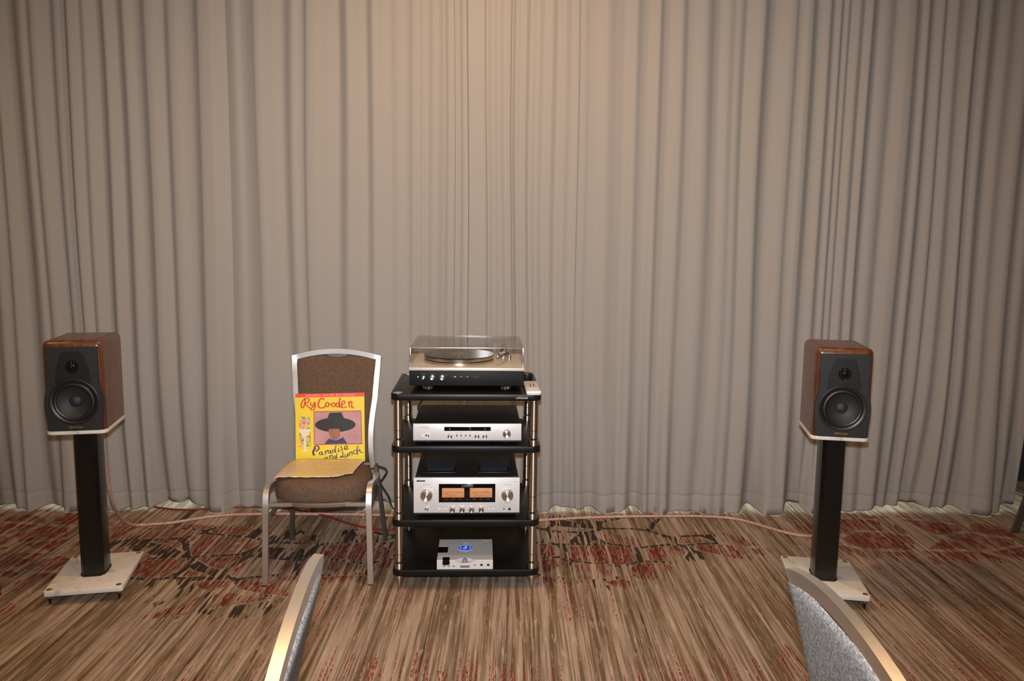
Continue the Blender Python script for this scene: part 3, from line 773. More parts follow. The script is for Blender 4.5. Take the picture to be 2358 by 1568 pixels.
# ------------------------------------------------------------------ preamplifier (second shelf)
PA = thing('preamplifier', 'thin silver preamplifier with dark top on the second shelf', 'amplifier', (-0.1845, 3.325, 0.604), R(2.6))
W, D, Z0, Z1 = 0.437, 0.37, 0.013, 0.0875
yf = -D / 2
G().box((0, 0.006, (Z0 + Z1) / 2), (W - 0.006, D - 0.012, Z1 - Z0 - 0.001), 0.0015).build('case', 'case', PA)
G().box((0, yf + 0.005, (Z0 + 0.006 + Z1) / 2), (W, 0.010, Z1 - Z0 - 0.006), 0.0012).build('faceplate', 'silver', PA)
G().box((0, yf + 0.008, Z0 + 0.003), (W, 0.010, 0.006)).build('base_strip', 'case', PA)
for sx in (-1, 1):
    for sy in (-1, 1):
        G().lathe([(0.018, 0), (0.020, 0.003), (0.019, Z0 + 0.001)], 24, at(sx * 0.16, sy * 0.13, 0)).build('foot', 'satin_black', PA)
def fx(u): return (u - 1199.5) / 1594.0 * W              # u: place across the faceplate
def fz(v): return Z1 - (v - 492.0) / 275.0 * (Z1 - Z0)
yk = yf
G().box((fx(1201), yf - 0.0004, fz(569)), (0.188, 0.003, 0.0165), 0.0008).build('display_window', 'black_glass', PA)
disc(PA, 'indicator_lamp', fx(941), fz(570), 0.0014, yf - 0.0018, 'blue_led', 0.0008)
disc(PA, 'indicator_lamp', fx(1242), fz(570), 0.0014, yf - 0.0018, 'amber_led', 0.0008)
disc(PA, 'indicator_lamp', fx(1456), fz(570), 0.0014, yf - 0.0018, 'amber_led', 0.0008)
knob(PA, 'volume_knob', fx(1778), fz(634), 0.0168, 0.020, yk)
for u in (943, 1341, 1457): knob(PA, 'selector_knob', fx(u), fz(676), 0.0096, 0.015, yk)
for u in (1044, 1109, 1174, 1239):
    t_ = G(); t_.box((fx(u), yf - 0.0008, fz(672)), (0.0042, 0.003, 0.0085), 0.001); sw = t_.build('toggle_switch', 'recess', PA)
    G().tube([(fx(u), yf - 0.001, fz(676)), (fx(u), yf - 0.008, fz(684))], 0.0012, 8).build('switch_lever', 'chrome', sw)
g = G(); g.prism(rrect(0.0215, 0.0215, 0.006, 5), 0, 0.0012, at(fx(611), yf, fz(670)) @ FRONT); g.build('power_bezel', 'silver', PA)
knob(PA, 'power_button', fx(611), fz(668), 0.0078, 0.006, yf - 0.001)
disc(PA, 'indicator_lamp', fx(541), fz(674), 0.0022, yf, 'white_led', 0.0008)
lettering('LUXMAN', 0.0075, 'print_grey', PA, (fx(555), yf - 0.0003, fz(553)), shear=0.4, spacing=1.5, name='brand_lettering')
print_marks(PA, 'print_grey', [(fx(600), fz(563), 0.03, 0.001), (fx(500), fz(674), 0.016, 0.0008), (fx(943), fz(630), 0.013, 0.0012), (fx(1048), fz(628), 0.009, 0.0012),
            (fx(1113), fz(628), 0.016, 0.0012), (fx(1178), fz(628), 0.008, 0.0012), (fx(1244), fz(628), 0.009, 0.0012), (fx(1341), fz(628), 0.017, 0.0012), (fx(1457), fz(630), 0.013, 0.0012)], yf - 0.0003)

# ------------------------------------------------------------------ integrated amplifier (third shelf)
AM = thing('integrated_amplifier', 'tall silver amplifier with twin amber meters on the third shelf', 'amplifier', (-0.187, 3.345, 0.296), R(2.6))
W, D, Z0, Z1 = 0.433, 0.41, 0.018, 0.171
yf = -D / 2
G().box((0, 0.006, (Z0 + Z1) / 2), (W - 0.012, D - 0.012, Z1 - Z0 - 0.002), 0.002).build('case', 'case', AM)
G().box((0, yf + 0.006, (Z0 + 0.005 + Z1) / 2), (W, 0.012, Z1 - Z0 - 0.005), 0.002).build('faceplate', 'silver', AM)
G().box((0, yf + 0.009, Z0 + 0.002), (W, 0.012, 0.006)).build('base_strip', 'case', AM)
for sx in (-1, 1):
    for sy in (-1, 1):
        G().lathe([(0.022, 0), (0.026, 0.004), (0.024, Z0 + 0.001)], 24, at(sx * 0.155, sy * 0.14, 0)).build('foot', 'satin_black', AM)
for sx in (-1, 1):
    fr_ = G().box((sx * 0.112, -0.03, Z1 - 0.0002), (0.130, 0.20, 0.003), 0.001).build('vent_frame', 'satin_black', AM)
    G().box((sx * 0.112, -0.02, Z1 + 0.0014), (0.112, 0.165, 0.0014), 0.0005).build('vent_grille', 'vent', fr_)
    G().box((sx * 0.196, 0.0, Z1 - 0.0002), (0.012, 0.36, 0.003), 0.001).build('side_rib', 'case', AM)
def fx(u): return (u - 1180.0) / 1555.0 * W
def fz(v): return Z1 - (v - 445.0) / 515.0 * (Z1 - Z0)
for u, n_ in ((593, 'selector_knob'), (1775, 'volume_knob')):
    ring(AM, 'knob_surround', fx(u), fz(680), 0.0225, 0.0258, yf, 'silver', 0.0006)
    knob(AM, n_, fx(u), fz(683), 0.0245, 0.024, yf - 0.0003)
mw = G().box((fx(1185), yf - 0.0006, fz(662)), (0.2305, 0.004, 0.0775), 0.001).build('meter_window', 'black_glass', AM)
for u0, u1 in ((818, 1143), (1225, 1553)):
    cx_ = (fx(u0) + fx(u1)) / 2; wd = fx(u1) - fx(u0)
    mf = G().box((cx_, yf - 0.0028, fz(655)), (wd, 0.001, 0.0395), 0.0003).build('meter_face', 'meter', mw)
    a = G(); cz = fz(655) - 0.045
    for k in range(23):
        an = R(62 + 56 * k / 22.0); r0 = 0.0475; r1 = 0.050 + (0.003 if k % 5 == 0 else 0)
        p0 = (cx_ + r0 * math.cos(an) * 1.35, cz + r0 * math.sin(an)); p1 = (cx_ + r1 * math.cos(an) * 1.35, cz + r1 * math.sin(an))
        a.box(((p0[0] + p1[0]) / 2, yf - 0.0035, (p0[1] + p1[1]) / 2), (0.0007, 0.0003, r1 - r0))
    a.box((cx_, yf - 0.0035, fz(655) + 0.0018), (wd * 0.82, 0.0003, 0.0005))
    a.box((cx_ + wd * 0.26, yf - 0.0035, fz(645)), (wd * 0.2, 0.0003, 0.002))
    a.box((cx_, yf - 0.0035, fz(693)), (wd * 0.12, 0.0003, 0.0016))
    a.build('meter_scale', 'tan_print', mf, smooth=0)
    b_ = G(); b_.tube([(cx_ - wd * 0.06, yf - 0.0037, fz(716)), (cx_ - wd * 0.36, yf - 0.0037, fz(650))], 0.0004, 6); b_.build('meter_needle', 'recess', mf, smooth=0)
lettering('LUXMAN', 0.0085, 'print_white', mw, (fx(1185), yf - 0.0031, fz(565)), shear=0.4, spacing=1.4, name='brand_lettering')
print_marks(mw, 'print_grey', [(fx(1185), fz(577), 0.05, 0.0008)] + [(fx(u), fz(747), 0.013, 0.0016) for u in (878, 985, 1076, 1185, 1288, 1388, 1487)], yf - 0.0031)
for u in (970, 1112, 1253, 1393):
    ring(AM, 'knob_surround', fx(u), fz(888), 0.0115, 0.0128, yf, 'silver', 0.0006)
    k_ = knob(AM, 'tone_knob', fx(u), fz(889), 0.0117, 0.016, yf, mark=False)
    for a_ in (90, 210, 330):
        h = G(); h.box((0, 0, 0.0055), (0.0028, 0.0008, 0.009), mx=at(0, -0.0164, 0) @ Matrix.Rotation(R(a_ - 90), 4, 'Y')); h.build('knob_spoke', 'recess', k_, smooth=0)
for u in (784, 854, 1510, 1580):
    ring(AM, 'button_ring', fx(u), fz(889), 0.0034, 0.0045, yf, 'silver', 0.0006)
    disc(AM, 'push_button', fx(u), fz(889), 0.0034, yf, 'silver', 0.004)
g = G(); g.prism(rrect(0.0215, 0.0215, 0.006, 5), 0, 0.0012, at(fx(593), yf, fz(884)) @ FRONT); g.build('power_bezel', 'silver', AM)
knob(AM, 'power_button', fx(593), fz(884), 0.0082, 0.008, yf - 0.001)
disc(AM, 'small_jack', fx(1728), fz(890), 0.0030, yf, 'recess', 0.0008)
ring(AM, 'jack_ring', fx(1810), fz(892), 0.0045, 0.0060, yf, 'brass', 0.0012)
disc(AM, 'headphone_jack', fx(1810), fz(892), 0.0046, yf, 'recess', 0.0006)
bd = G().box((fx(510), yf - 0.0003, fz(489)), (0.033, 0.001, 0.0055), 0.0003).build('badge', 'black_glass', AM)
lettering('LUXMAN', 0.0052, 'print_grey', bd, (fx(510), yf - 0.001, fz(489) - 0.0018), spacing=1.2, name='badge_lettering')
print_marks(AM, 'print_grey', [(fx(1897), fz(500), 0.018, 0.0014), (fx(593), fz(538), 0.030, 0.0014), (fx(593), fz(810), 0.019, 0.0014), (fx(1777), fz(545), 0.032, 0.0014),
            (fx(1770), fz(804), 0.021, 0.0014), (fx(478), fz(617), 0.008, 0.0012), (fx(470), fz(670), 0.009, 0.0012), (fx(516), fz(578), 0.007, 0.0012), (fx(660), fz(577), 0.01, 0.0012),
            (fx(712), fz(617), 0.013, 0.0012), (fx(716), fz(670), 0.012, 0.0012), (fx(784), fz(857), 0.013, 0.0012), (fx(854), fz(857), 0.013, 0.0012), (fx(970), fz(826), 0.016, 0.0012),
            (fx(1112), fz(826), 0.008, 0.0012), (fx(1253), fz(826), 0.008, 0.0012), (fx(1393), fz(826), 0.014, 0.0012), (fx(1510), fz(859), 0.018, 0.0012), (fx(1580), fz(859), 0.007, 0.0012),
            (fx(1728), fz(860), 0.013, 0.0012), (fx(1810), fz(860), 0.012, 0.0012)], yf - 0.0003)

# ------------------------------------------------------------------ small converter (bottom shelf)
DA = thing('headphone_amplifier', 'small silver headphone amplifier with glowing blue porthole on the bottom shelf', 'amplifier', (-0.187, 3.222, 0.085), R(2.4))
W, D, Z0, Z1 = 0.229, 0.228, 0.006, 0.044
yf = -D / 2
G().box((0, 0, Z0 - 0.0026), (W - 0.004, D - 0.004, 0.0052), 0.001).build('underplate', 'satin_black', DA)
# body outline with the scalloped front lip
half = W / 2
top_poly = [(-half, D / 2), (-half, yf)]
sc_ = []
for k in range(21):
    t = -1 + 2 * k / 20.0
    sc_.append((t * 0.0415, yf + 0.024 * (1 - t * t)))
top_poly += sc_ + [(half, yf), (half, D / 2)]
G().prism(top_poly, Z1 - 0.014, Z1, bev=0.0006, seg=1).build('top_cover', 'silver', DA)
# front body below, its upper edge dips with the scallop
fp = [(-half, Z0), (-half, Z1 - 0.0005), (-0.0415, Z1 - 0.0005)]
for k in range(1, 20):
    t = -1 + 2 * k / 20.0
    fp.append((t * 0.0415, Z1 - 0.0145 * (1 - abs(t) ** 2.2) + 0.004 * math.exp(-(t / 0.16) ** 2)))
fp += [(0.0415, Z1 - 0.0005), (half, Z1 - 0.0005), (half, Z0)]
G().prism(fp, 0.0, 0.004, at(0, yf + 0.003, 0) @ FRONT, bev=0.0005, seg=1).build('faceplate', 'silver', DA)
G().box((0, 0.002, (Z0 + Z1 - 0.014) / 2), (W - 0.001, D - 0.006, Z1 - 0.0142 - Z0)).build('body', 'silver', DA)
# bowl of the scallop and the control ball
bw = G(); bw.lathe([(0.0, -0.004), (0.012, -0.0035), (0.022, -0.001), (0.030, 0.004)], 32, at(0, yf + 0.020, Z1 - 0.0095) @ Matrix.Diagonal((1.3, 0.62, 1, 1)), cap=False)
bw.build('scallop_bowl', 'silver', DA)
sp = G(); b0 = bmesh.new(); bmesh.ops.create_uvsphere(b0, u_segments=24, v_segments=14, radius=0.0125); sp.add(b0, at(0, yf + 0.015, Z1 - 0.0095))
sp.build('control_ball', 'grey_sphere', DA)
# blue porthole
pt = G(); pt.lathe([(0.0285, 0), (0.0305, 0.0), (0.0305, 0.0016), (0.0285, 0.0016), (0.0285, 0)], 40, at(0.0, 0.014, Z1 - 0.0004), cap=False); por = pt.build('porthole_ring', 'silver', DA)
G().lathe([(0.0286, 0.0), (0.0286, 0.0008), (0.0, 0.0008)], 40, at(0.0, 0.014, Z1 - 0.0002)).build('porthole_glass', 'blue_glow', DA)
for x, y, sx_, sy_ in [(0.001, 0.018, 0.008, 0.024), (-0.006, 0.004, 0.012, 0.005), (-0.020, 0.020, 0.004, 0.008), (0.020, 0.000, 0.004, 0.005), (-0.021, 0.002, 0.004, 0.004), (0.02, 0.014, 0.009, 0.0015)]:
    G().box((x, 0.014 + (y - 0.010), Z1 + 0.0009), (sx_, sy_, 0.0006)).build('circuit_glint', 'pale_blue_glow', por, smooth=0)
for y_ in (0.038,):
    pass
G().box((-half + 0.0205, -0.002, Z1 + 0.0001), (0.0415, 0.064, 0.001)).build('black_slot', 'black_glass', DA, smooth=0)  # flat black slab standing in for the recess in the top cover
G().box((-half + 0.0205, 0.0305, Z1 + 0.0004), (0.0415, 0.0016, 0.0014)).build('slot_edge', 'silver', DA, smooth=0)
g = G(); g.prism(rrect(0.029, 0.021, 0.004, 4), 0, 0.0008, at(-0.077, yf + 0.0012 - 0.0020, Z1 - 0.0095) @ FRONT); g.build('display_front', 'black_glass', DA, smooth=0)
g = G(); g.prism(rrect(0.029, 0.032, 0.004, 4), 0, 0.0008, at(-0.077, yf + 0.0155, Z1 + 0.0)); g.build('display_top', 'black_glass', DA, smooth=0)
def fx(u): return (u - 1125.0) / 2035.0 * W
def fz(v): return Z1 - (v - 940.0) / 360.0 * (Z1 - Z0)
for u in (372, 545, 720):
    ring(DA, 'button_ring', fx(u), fz(1155), 0.0042, 0.0058, yf - 0.001, 'silver', 0.0006)
    G().lathe([(0.0043, 0), (0.0038, 0.002), (0.002, 0.0032), (0, 0.0036)], 18, at(fx(u), yf - 0.001, fz(1155)) @ FRONT).build('ball_button', 'chrome', DA)
g = G(); g.prism(rrect(0.040, 0.0095, 0.0045, 6), 0, 0.0008, at(fx(1125), yf - 0.001, fz(1190)) @ FRONT); nm = g.build('name_badge', 'print_grey', DA)
lettering('CHORD', 0.0088, 'chrome', nm, (fx(1125), yf - 0.0022, fz(1190) - 0.0031), spacing=1.1, name='badge_lettering')
for u, r_ in ((1480, 0.0032), (1728, 0.0058), (1972, 0.0058)):
    ring(DA, 'jack_ring', fx(u), fz(1130), r_, r_ * 1.5, yf - 0.001, 'silver', 0.0008)
    disc(DA, 'headphone_jack', fx(u), fz(1120), r_, yf - 0.001, 'recess', 0.0004)
pm = G()
for x, y, wd in [(-0.008, 0.078, 0.007), (0.007, 0.078, 0.007), (0.0, 0.071, 0.010), (0.017, 0.073, 0.004), (0.027, 0.073, 0.004), (0.042, 0.073, 0.003), (0.051, 0.073, 0.004), (0.065, 0.073, 0.008),
                 (0.077, 0.096, 0.007), (0.086, 0.096, 0.006), (0.094, 0.096, 0.003), (0.094, 0.085, 0.005), (-0.012, 0.058, 0.003), (-0.005, 0.058, 0.003), (0.004, 0.058, 0.003), (0.010, 0.058, 0.003),
                 (0.023, 0.058, 0.003), (0.044, 0.052, 0.004), (0.064, 0.058, 0.004)]:
    pm.box((x, y, Z1 + 0.0003), (wd, 0.0028, 0.0004))
pm.build('printed_marks', 'print_white', DA, smooth=0)['kind'] = 'stuff'

# ------------------------------------------------------------------ loudspeakers and stands
def make_stand(label, loc, rz):
    t = thing('speaker_stand', label, 'speaker stand', loc, rz, 'speaker stands')
    G().prism(rrect(0.285, 0.362, 0.010, 4), 0.038, 0.060, bev=0.002).build('marble_plate', 'marble', t)
    pl = [(-0.030, -0.062), (0.030, -0.062), (0.043, -0.045), (0.047, -0.02), (0.047, 0.03), (0.040, 0.052), (0.024, 0.064), (-0.024, 0.064), (-0.040, 0.052), (-0.047, 0.03), (-0.047, -0.02), (-0.043, -0.045)]
    G().prism(pl, 0.060, 0.662).build('column', 'stand_black', t, smooth=25)
    G().prism([(x * 1.07, y * 1.05) for x, y in pl], 0.060, 0.066, bev=0.001).build('column_collar', 'satin_black', t, smooth=25)
    G().prism(rrect(0.15, 0.20, 0.012, 4), 0.658, 0.668, bev=0.001).build('top_plate', 'satin_black', t)
    for sx in (-1, 1):
        for sy in (-1, 1):
            s = G().lathe([(0, 0), (0.002, 0), (0.0065, 0.022), (0.0065, 0.026)], 16, at(sx * 0.125, sy * 0.163, 0)).build('spike', 'dark_spike', t)
            G().lathe([(0.0085, 0.026), (0.0085, 0.0385)], 16, at(sx * 0.125, sy * 0.163, 0)).build('spike_nut', 'brass', s)
            G().lathe([(0.0105, 0.0598), (0.0105, 0.0612), (0.004, 0.0616), (0, 0.0612)], 20, at(sx * 0.125, sy * 0.163, 0)).build('bolt_cap', 'brass', t)
    return t

def baffle_outline(w0):
    """right-hand edge from bottom to top; mirrored"""
    e = [(0.0, 0.915), (0.06, 0.925), (0.14, 0.94), (0.24, 0.975), (0.34, 0.985), (0.42, 0.965), (0.50, 0.905), (0.58, 0.87), (0.70, 0.86), (1.0, 0.86)]
    return [(w0 * b, a) for a, b in e]

def make_speaker(label, loc, rz):
    t = thing('bookshelf_speaker', label, 'speaker', loc, rz, 'speakers on stands')
    W, D, H = 0.212, 0.285, 0.365
    zb = 0.015
    G().prism(rrect(W + 0.006, D + 0.004, 0.026, 6), 0, zb, bev=0.003).build('marble_base', 'marble', t)
    b = bmesh.new(); bmesh.ops.create_cube(b, size=1.0)
    bmesh.ops.transform(b, matrix=at(0, 0, (zb + H) / 2) @ Matrix.Diagonal((W, D, H - zb, 1)), verts=b.verts)
    es = [e for e in b.edges if not all(v.co.z < zb + 0.001 for v in e.verts)]
    bmesh.ops.bevel(b, geom=es, offset=0.024, segments=6, affect='EDGES', profile=0.5)
    ff = [f for f in b.faces if f.normal.y < -0.99 and f.calc_area() > 0.01]
    bmesh.ops.delete(b, geom=ff, context='FACES_ONLY')
    g = G(); g.add(b); cab = g.build('cabinet', 'wood', t, smooth=40)
    for s in (-1, 1):
        G().box((s * (W / 2 - 0.0225), -0.005, H + 0.0001), (0.0012, D - 0.07, 0.0008)).build('veneer_seam', 'satin_black', cab, smooth=0)
    # leather baffle
    z0, z1 = zb + 0.002, H - 0.024
    out = [(x, z0 + (z1 - z0) * a) for x, a in baffle_outline(W / 2)]
    sm = [(p.x, p.y) for p in smooth_path([(x, z, 0) for x, z in out], 4)]
    poly = sm + [(-x, z) for x, z in sm[::-1]]
    yb = -D / 2
    yF = yb - 0.0056
    # leather board with a round opening for the woofer, walked by angle about its centre
    wz = zb + (H - zb) * 0.325
    def edge_at(a):
        dx, dz = math.cos(a), math.sin(a); best = None
        for (x0, q0), (x1, q1) in zip(poly, poly[1:] + poly[:1]):
            ex, ez = x1 - x0, q1 - q0; den = dx * ez - dz * ex
            if abs(den) < 1e-12: continue
            k = ((x0) * ez - (q0 - wz) * ex) / den; m_ = ((x0) * dz - (q0 - wz) * dx) / den
            if k > 0 and -1e-6 <= m_ <= 1 + 1e-6: best = k if best is None else min(best, k)
        return best
    angs = sorted([2 * PI * k / 96 for k in range(96)] + [math.atan2(q - wz, x) % (2 * PI) for x, q in (poly[0], poly[-1], sm[-1], (-sm[-1][0], sm[-1][1]))])
    rr = [[], [], [], [], []]
    for a in angs:
        k = edge_at(a); c_, s_ = math.cos(a), math.sin(a)
        rr[0].append((k * c_, yb + 0.003, wz + k * s_)); rr[1].append((k * c_, yF + 0.0015, wz + k * s_))
        rr[2].append(((k - 0.0018) * c_, yF, wz + (k - 0.0018) * s_)); rr[3].append((0.0745 * c_, yF, wz + 0.0745 * s_)); rr[4].append((0.0745 * c_, yb + 0.02, wz + 0.0745 * s_))
    G().loft(rr, cap=False).build('baffle', 'leather', t, smooth=25)
    # tweeter plate, dome, bar
    tz = zb + (H - zb) * 0.715
    tp = [(-0.062, tz - 0.060), (-0.045, tz - 0.070), (0.045, tz - 0.070), (0.062, tz - 0.060), (0.057, tz - 0.01), (0.040, tz + 0.050), (0.030, tz + 0.060), (-0.030, tz + 0.060), (-0.040, tz + 0.050), (-0.057, tz - 0.01)]
    G().prism([(x, z) for x, z in tp], 0, 0.0022, at(0, yF + 0.0008, 0) @ FRONT, bev=0.0007, seg=1).build('tweeter_plate', 'satin_black', t)
    tw = G(); tw.lathe([(0.0235, 0.0026), (0.0215, 0.0036), (0.0185, 0.0012), (0.0165, -0.0002)], 32, at(0, yF, tz) @ FRONT, cap=False); two = tw.build('tweeter_ring', 'black_glass', t)
    G().lathe([(0.0168, 0.0002), (0.0158, 0.004), (0.012, 0.0072), (0.006, 0.009), (0, 0.0095)], 28, at(0, yF, tz) @ FRONT).build('tweeter_dome', 'black_glass', two)
    G().tube([(0, yF - 0.002, tz + 0.021), (0, yF - 0.010, tz + 0.012), (0, yF - 0.0125, tz), (0, yF - 0.0115, tz - 0.004)], [0.0022, 0.0022, 0.0030, 0.0006], 8).build('damping_bar', 'satin_black', two)
    # woofer
    G().lathe([(0.0885, 0.0), (0.0885, 0.0030), (0.086, 0.0042), (0.078, 0.0036), (0.074, 0.0012)], 56, at(0, yF, wz) @ FRONT, cap=False).build('woofer_frame', 'satin_black', t)
    G().lathe([(0.0745, 0.0008), (0.071, 0.0052), (0.067, 0.0060), (0.063, 0.0045), (0.0605, 0.0006)], 56, at(0, yF, wz) @ FRONT, cap=False).build('woofer_surround', 'rubber', t)
    G().lathe([(0.0608, 0.0006), (0.056, -0.004), (0.045, -0.010), (0.022, -0.020), (0, -0.020)], 48, at(0, yF, wz) @ FRONT, cap=False).build('woofer_cone', 'cone', t)
    G().lathe([(0.0235, -0.0195), (0.021, -0.0135), (0.013, -0.008), (0, -0.006)], 32, at(0, yF, wz) @ FRONT, cap=False).build('dust_cap', 'cone', t)
    bz = z0 + 0.0125
    g = G(); g.prism(rrect(0.050, 0.0072, 0.003, 4), 0, 0.0016, at(0.012 * 0, yF + 0.0004, bz) @ FRONT, bev=0.0004, seg=1); bg = g.build('badge', 'brass', t)
    print_marks(bg, 'dark_spike', [(0, bz, 0.030, 0.0016)], yF - 0.0014)
    # rear terminals
    for s in (-1, 1):
        G().lathe([(0.007, 0), (0.007, 0.012), (0.004, 0.013), (0.004, 0.018), (0, 0.018)], 14, at(s * 0.03, D / 2, 0.09) @ Matrix.Rotation(R(-90), 4, 'X')).build('terminal_post', 'brass', t)
    return t

make_stand('black speaker stand on white marble plate nearest the loose hanging cable', (-1.703, 3.128, 0), R(12.5))
make_stand('black speaker stand on white marble plate partly behind a grey chair back', (1.308, 3.165, 0), R(-9.5))
make_speaker('walnut bookshelf speaker with black leather front, toed in from the side of the album chair', (-1.703, 3.128, 0.668), R(12.0))
make_speaker('walnut bookshelf speaker with black leather front standing away from the album chair', (1.308, 3.165, 0.668), R(-10.0))

# ------------------------------------------------------------------ banquet chairs
def back_y(z): return 0.198 + 0.30 * (max(0, z - 0.42)) ** 1.7
def arch_z(x): return 0.905 - 0.030 * (x / 0.194) ** 2
def stile_x(z):
    t = (z - 0.37) / (0.878 - 0.37)
    return 0.172 - 0.010 * math.sin(PI * min(1, t * 1.6)) + 0.030 * max(0, t - 0.15) ** 1.6

def make_chair(label):
    t = thing('banquet_chair', label, 'chair')
    rect = lambda a, b: [(-a, -b), (a, -b), (a, b), (-a, b)]
    # back frame: stiles and arched rail in one mitred sweep
    zs = [0.37 + (0.878 - 0.37) * k / 14.0 for k in range(15)]
    left = [(-stile_x(z), back_y(z), z) for z in zs]
    xe = stile_x(0.878)
    top = [(-xe + 2 * xe * k / 16.0, back_y(0.878) + 0.004 * math.sin(PI * k / 16.0), arch_z(-xe + 2 * xe * k / 16.0)) for k in range(1, 16)]
    path = left[:-1] + [(-xe, back_y(0.878), arch_z(xe))] + top + [(xe, back_y(0.878), arch_z(xe))] + [(-x, y, z) for x, y, z in left[:-1][::-1]]
    G().sweep(path, rect(0.0115, 0.0088), (0, 1, 0)).build('back_frame', 'chair_metal', t, smooth=25)
    # padded back: brown front, grey rear, handle opening under the rail
    def pad(y_in, y_off, bulge, sgn, name, m, wide, drop, notch):
        nu, nv = 33, 16; rings_f = []
        b = bmesh.new()
        def pt(u, v, y_extra):
            z0 = 0.40
            xt = u * (stile_x(0.85) - 0.009)
            zt = arch_z(xt) - drop
            if abs(xt) < 0.056: zt -= notch * math.sqrt(max(0.0, 1 - (xt / 0.056) ** 2))
            z = z0 + (zt - z0) * v
            x = u * (stile_x(min(z, 0.86)) + wide)
            prof = math.sqrt(max(0.0, (1 - abs(u) ** 10) * (1 - (2 * v - 1) ** 14)))
            return Vector((x, back_y(z) + sgn * (y_in + (y_off - y_in + y_extra) * prof if y_extra else y_in - 0.0004), z))
        F = [[b.verts.new(pt(-math.cos(PI * i / (nu - 1)), 0.5 - 0.5 * math.cos(PI * j / (nv - 1)), bulge)) for i in range(nu)] for j in range(nv)]
        Bk = [[b.verts.new(pt(-math.cos(PI * i / (nu - 1)), 0.5 - 0.5 * math.cos(PI * j / (nv - 1)), 0)) for i in range(nu)] for j in range(nv)]
        for j in range(nv - 1):
            for i in range(nu - 1):
                b.faces.new((F[j][i], F[j][i + 1], F[j + 1][i + 1], F[j + 1][i]))
                b.faces.new((Bk[j][i], Bk[j + 1][i], Bk[j + 1][i + 1], Bk[j][i + 1]))
        for i in range(nu - 1):
            b.faces.new((F[0][i], Bk[0][i], Bk[0][i + 1], F[0][i + 1])); b.faces.new((F[-1][i], F[-1][i + 1], Bk[-1][i + 1], Bk[-1][i]))
        for j in range(nv - 1):
            b.faces.new((F[j][0], F[j + 1][0], Bk[j + 1][0], Bk[j][0])); b.faces.new((F[j][-1], Bk[j][-1], Bk[j + 1][-1], F[j + 1][-1]))
        bmesh.ops.recalc_face_normals(b, faces=b.faces)
        G().add(b).build(name, m, t, smooth=60)
    pad(-0.004, 0.006, 0.007, -1, 'backrest', 'brown_fabric', -0.0095, 0.0085, 0.020)
    pad(0.0089, 0.0125, 0.005, 1, 'back_panel', 'grey_fabric', 0.0095, 0.0125, 0.002)
    # seat cushion
    def outline(sc, n=56):
        pts = []
        for k in range(n):
            a = 2 * PI * k / n; c, s = math.cos(a), math.sin(a)
            e = 0.36 if s < 0 else 0.25
            x = abs(c) ** (2 * e if s < 0 else 0.42) * (1 if c >= 0 else -1)
            y = abs(s) ** (0.72 if s < 0 else 0.4) * (1 if s >= 0 else -1)
            yy = y * 0.205 - 0.035
            ww = 0.206 - 0.040 * max(0.0, (yy + 0.05) / 0.22)
            pts.append((x * ww * sc, -0.035 + (yy + 0.035) * sc))
        return pts
    rings = []
    for sc, z in [(0.93, 0.340), (0.985, 0.344), (1.0, 0.358), (1.005, 0.385), (0.985, 0.408), (0.94, 0.422), (0.86, 0.430), (0.6, 0.436), (0.25, 0.438)]:
        rings.append([(x, y, z - 0.085 * max(0, y + 0.10) * (1 if z > 0.36 else 0.35)) for x, y in outline(sc)])
    G().loft(rings).build('seat', 'brown_fabric', t, smooth=60)
    rings = [[(x, y, z - 0.03 * max(0, y + 0.10)) for x, y in outline(sc)] for sc, z in [(0.86, 0.320), (0.93, 0.321), (0.945, 0.326), (0.945, 0.3405), (0.9, 0.342)]]
    G().loft(rings).build('seat_pan', 'chair_metal', t, smooth=40)
    lx = rect(0.0105, 0.0115)
    for s in (-1, 1):
        pts = [(s * 0.2165, -0.256, 0.0), (s * 0.2145, -0.252, 0.10), (s * 0.2125, -0.247, 0.22), (s * 0.2105, -0.243, 0.31), (s * 0.210, -0.238, 0.350), (s * 0.210, -0.224, 0.385), (s * 0.210, -0.195, 0.402),
               (s * 0.209, -0.15, 0.398), (s * 0.207, 0.0, 0.372), (s * 0.199, 0.12, 0.350), (s * 0.192, 0.175, 0.342)]
        sp_ = smooth_path(pts, 4)
        leg = G().sweep(sp_, lx, (s, 0, 0)).build('leg', 'chair_metal', t, smooth=25)
        G().box((s * 0.2166, -0.2562, 0.0025), (0.0225, 0.0245, 0.005), 0.001).build('leg_glide', 'rubber', leg)
        rp = smooth_path([(s * 0.186, 0.186, 0.385), (s * 0.193, 0.194, 0.33), (s * 0.204, 0.210, 0.22), (s * 0.214, 0.232, 0.10), (s * 0.221, 0.254, 0.0)], 4)
        rl = G().sweep(rp, rect(0.0165, 0.0085), (s, 0, 0)).build('leg', 'leg_metal', t, smooth=25)
        for z_, y_, x_ in ((0.075, 0.224, 0.216), (0.125, 0.214, 0.211), (0.27, 0.188, 0.199)):
            G().lathe([(0.0045, 0), (0.004, 0.002), (0, 0.003)], 12, at(s * x_, y_ , z_) @ FRONT).build('bolt', 'chrome', rl)
        G().sweep([(s * 0.201, -0.236, 0.285), (s * 0.196, 0.19, 0.285)], rect(0.004, 0.009), (1, 0, 0)).build('side_brace', 'leg_metal', t, smooth=0)
    G().sweep([(-0.20, -0.205, 0.330), (0.20, -0.205, 0.330)], rect(0.008, 0.008), (0, 1, 0)).build('cross_rail', 'chair_metal', t, smooth=0)
    G().sweep([(-0.19, 0.175, 0.338), (0.19, 0.175, 0.338)], rect(0.008, 0.008), (0, 1, 0)).build('cross_rail', 'chair_metal', t, smooth=0)
    return t

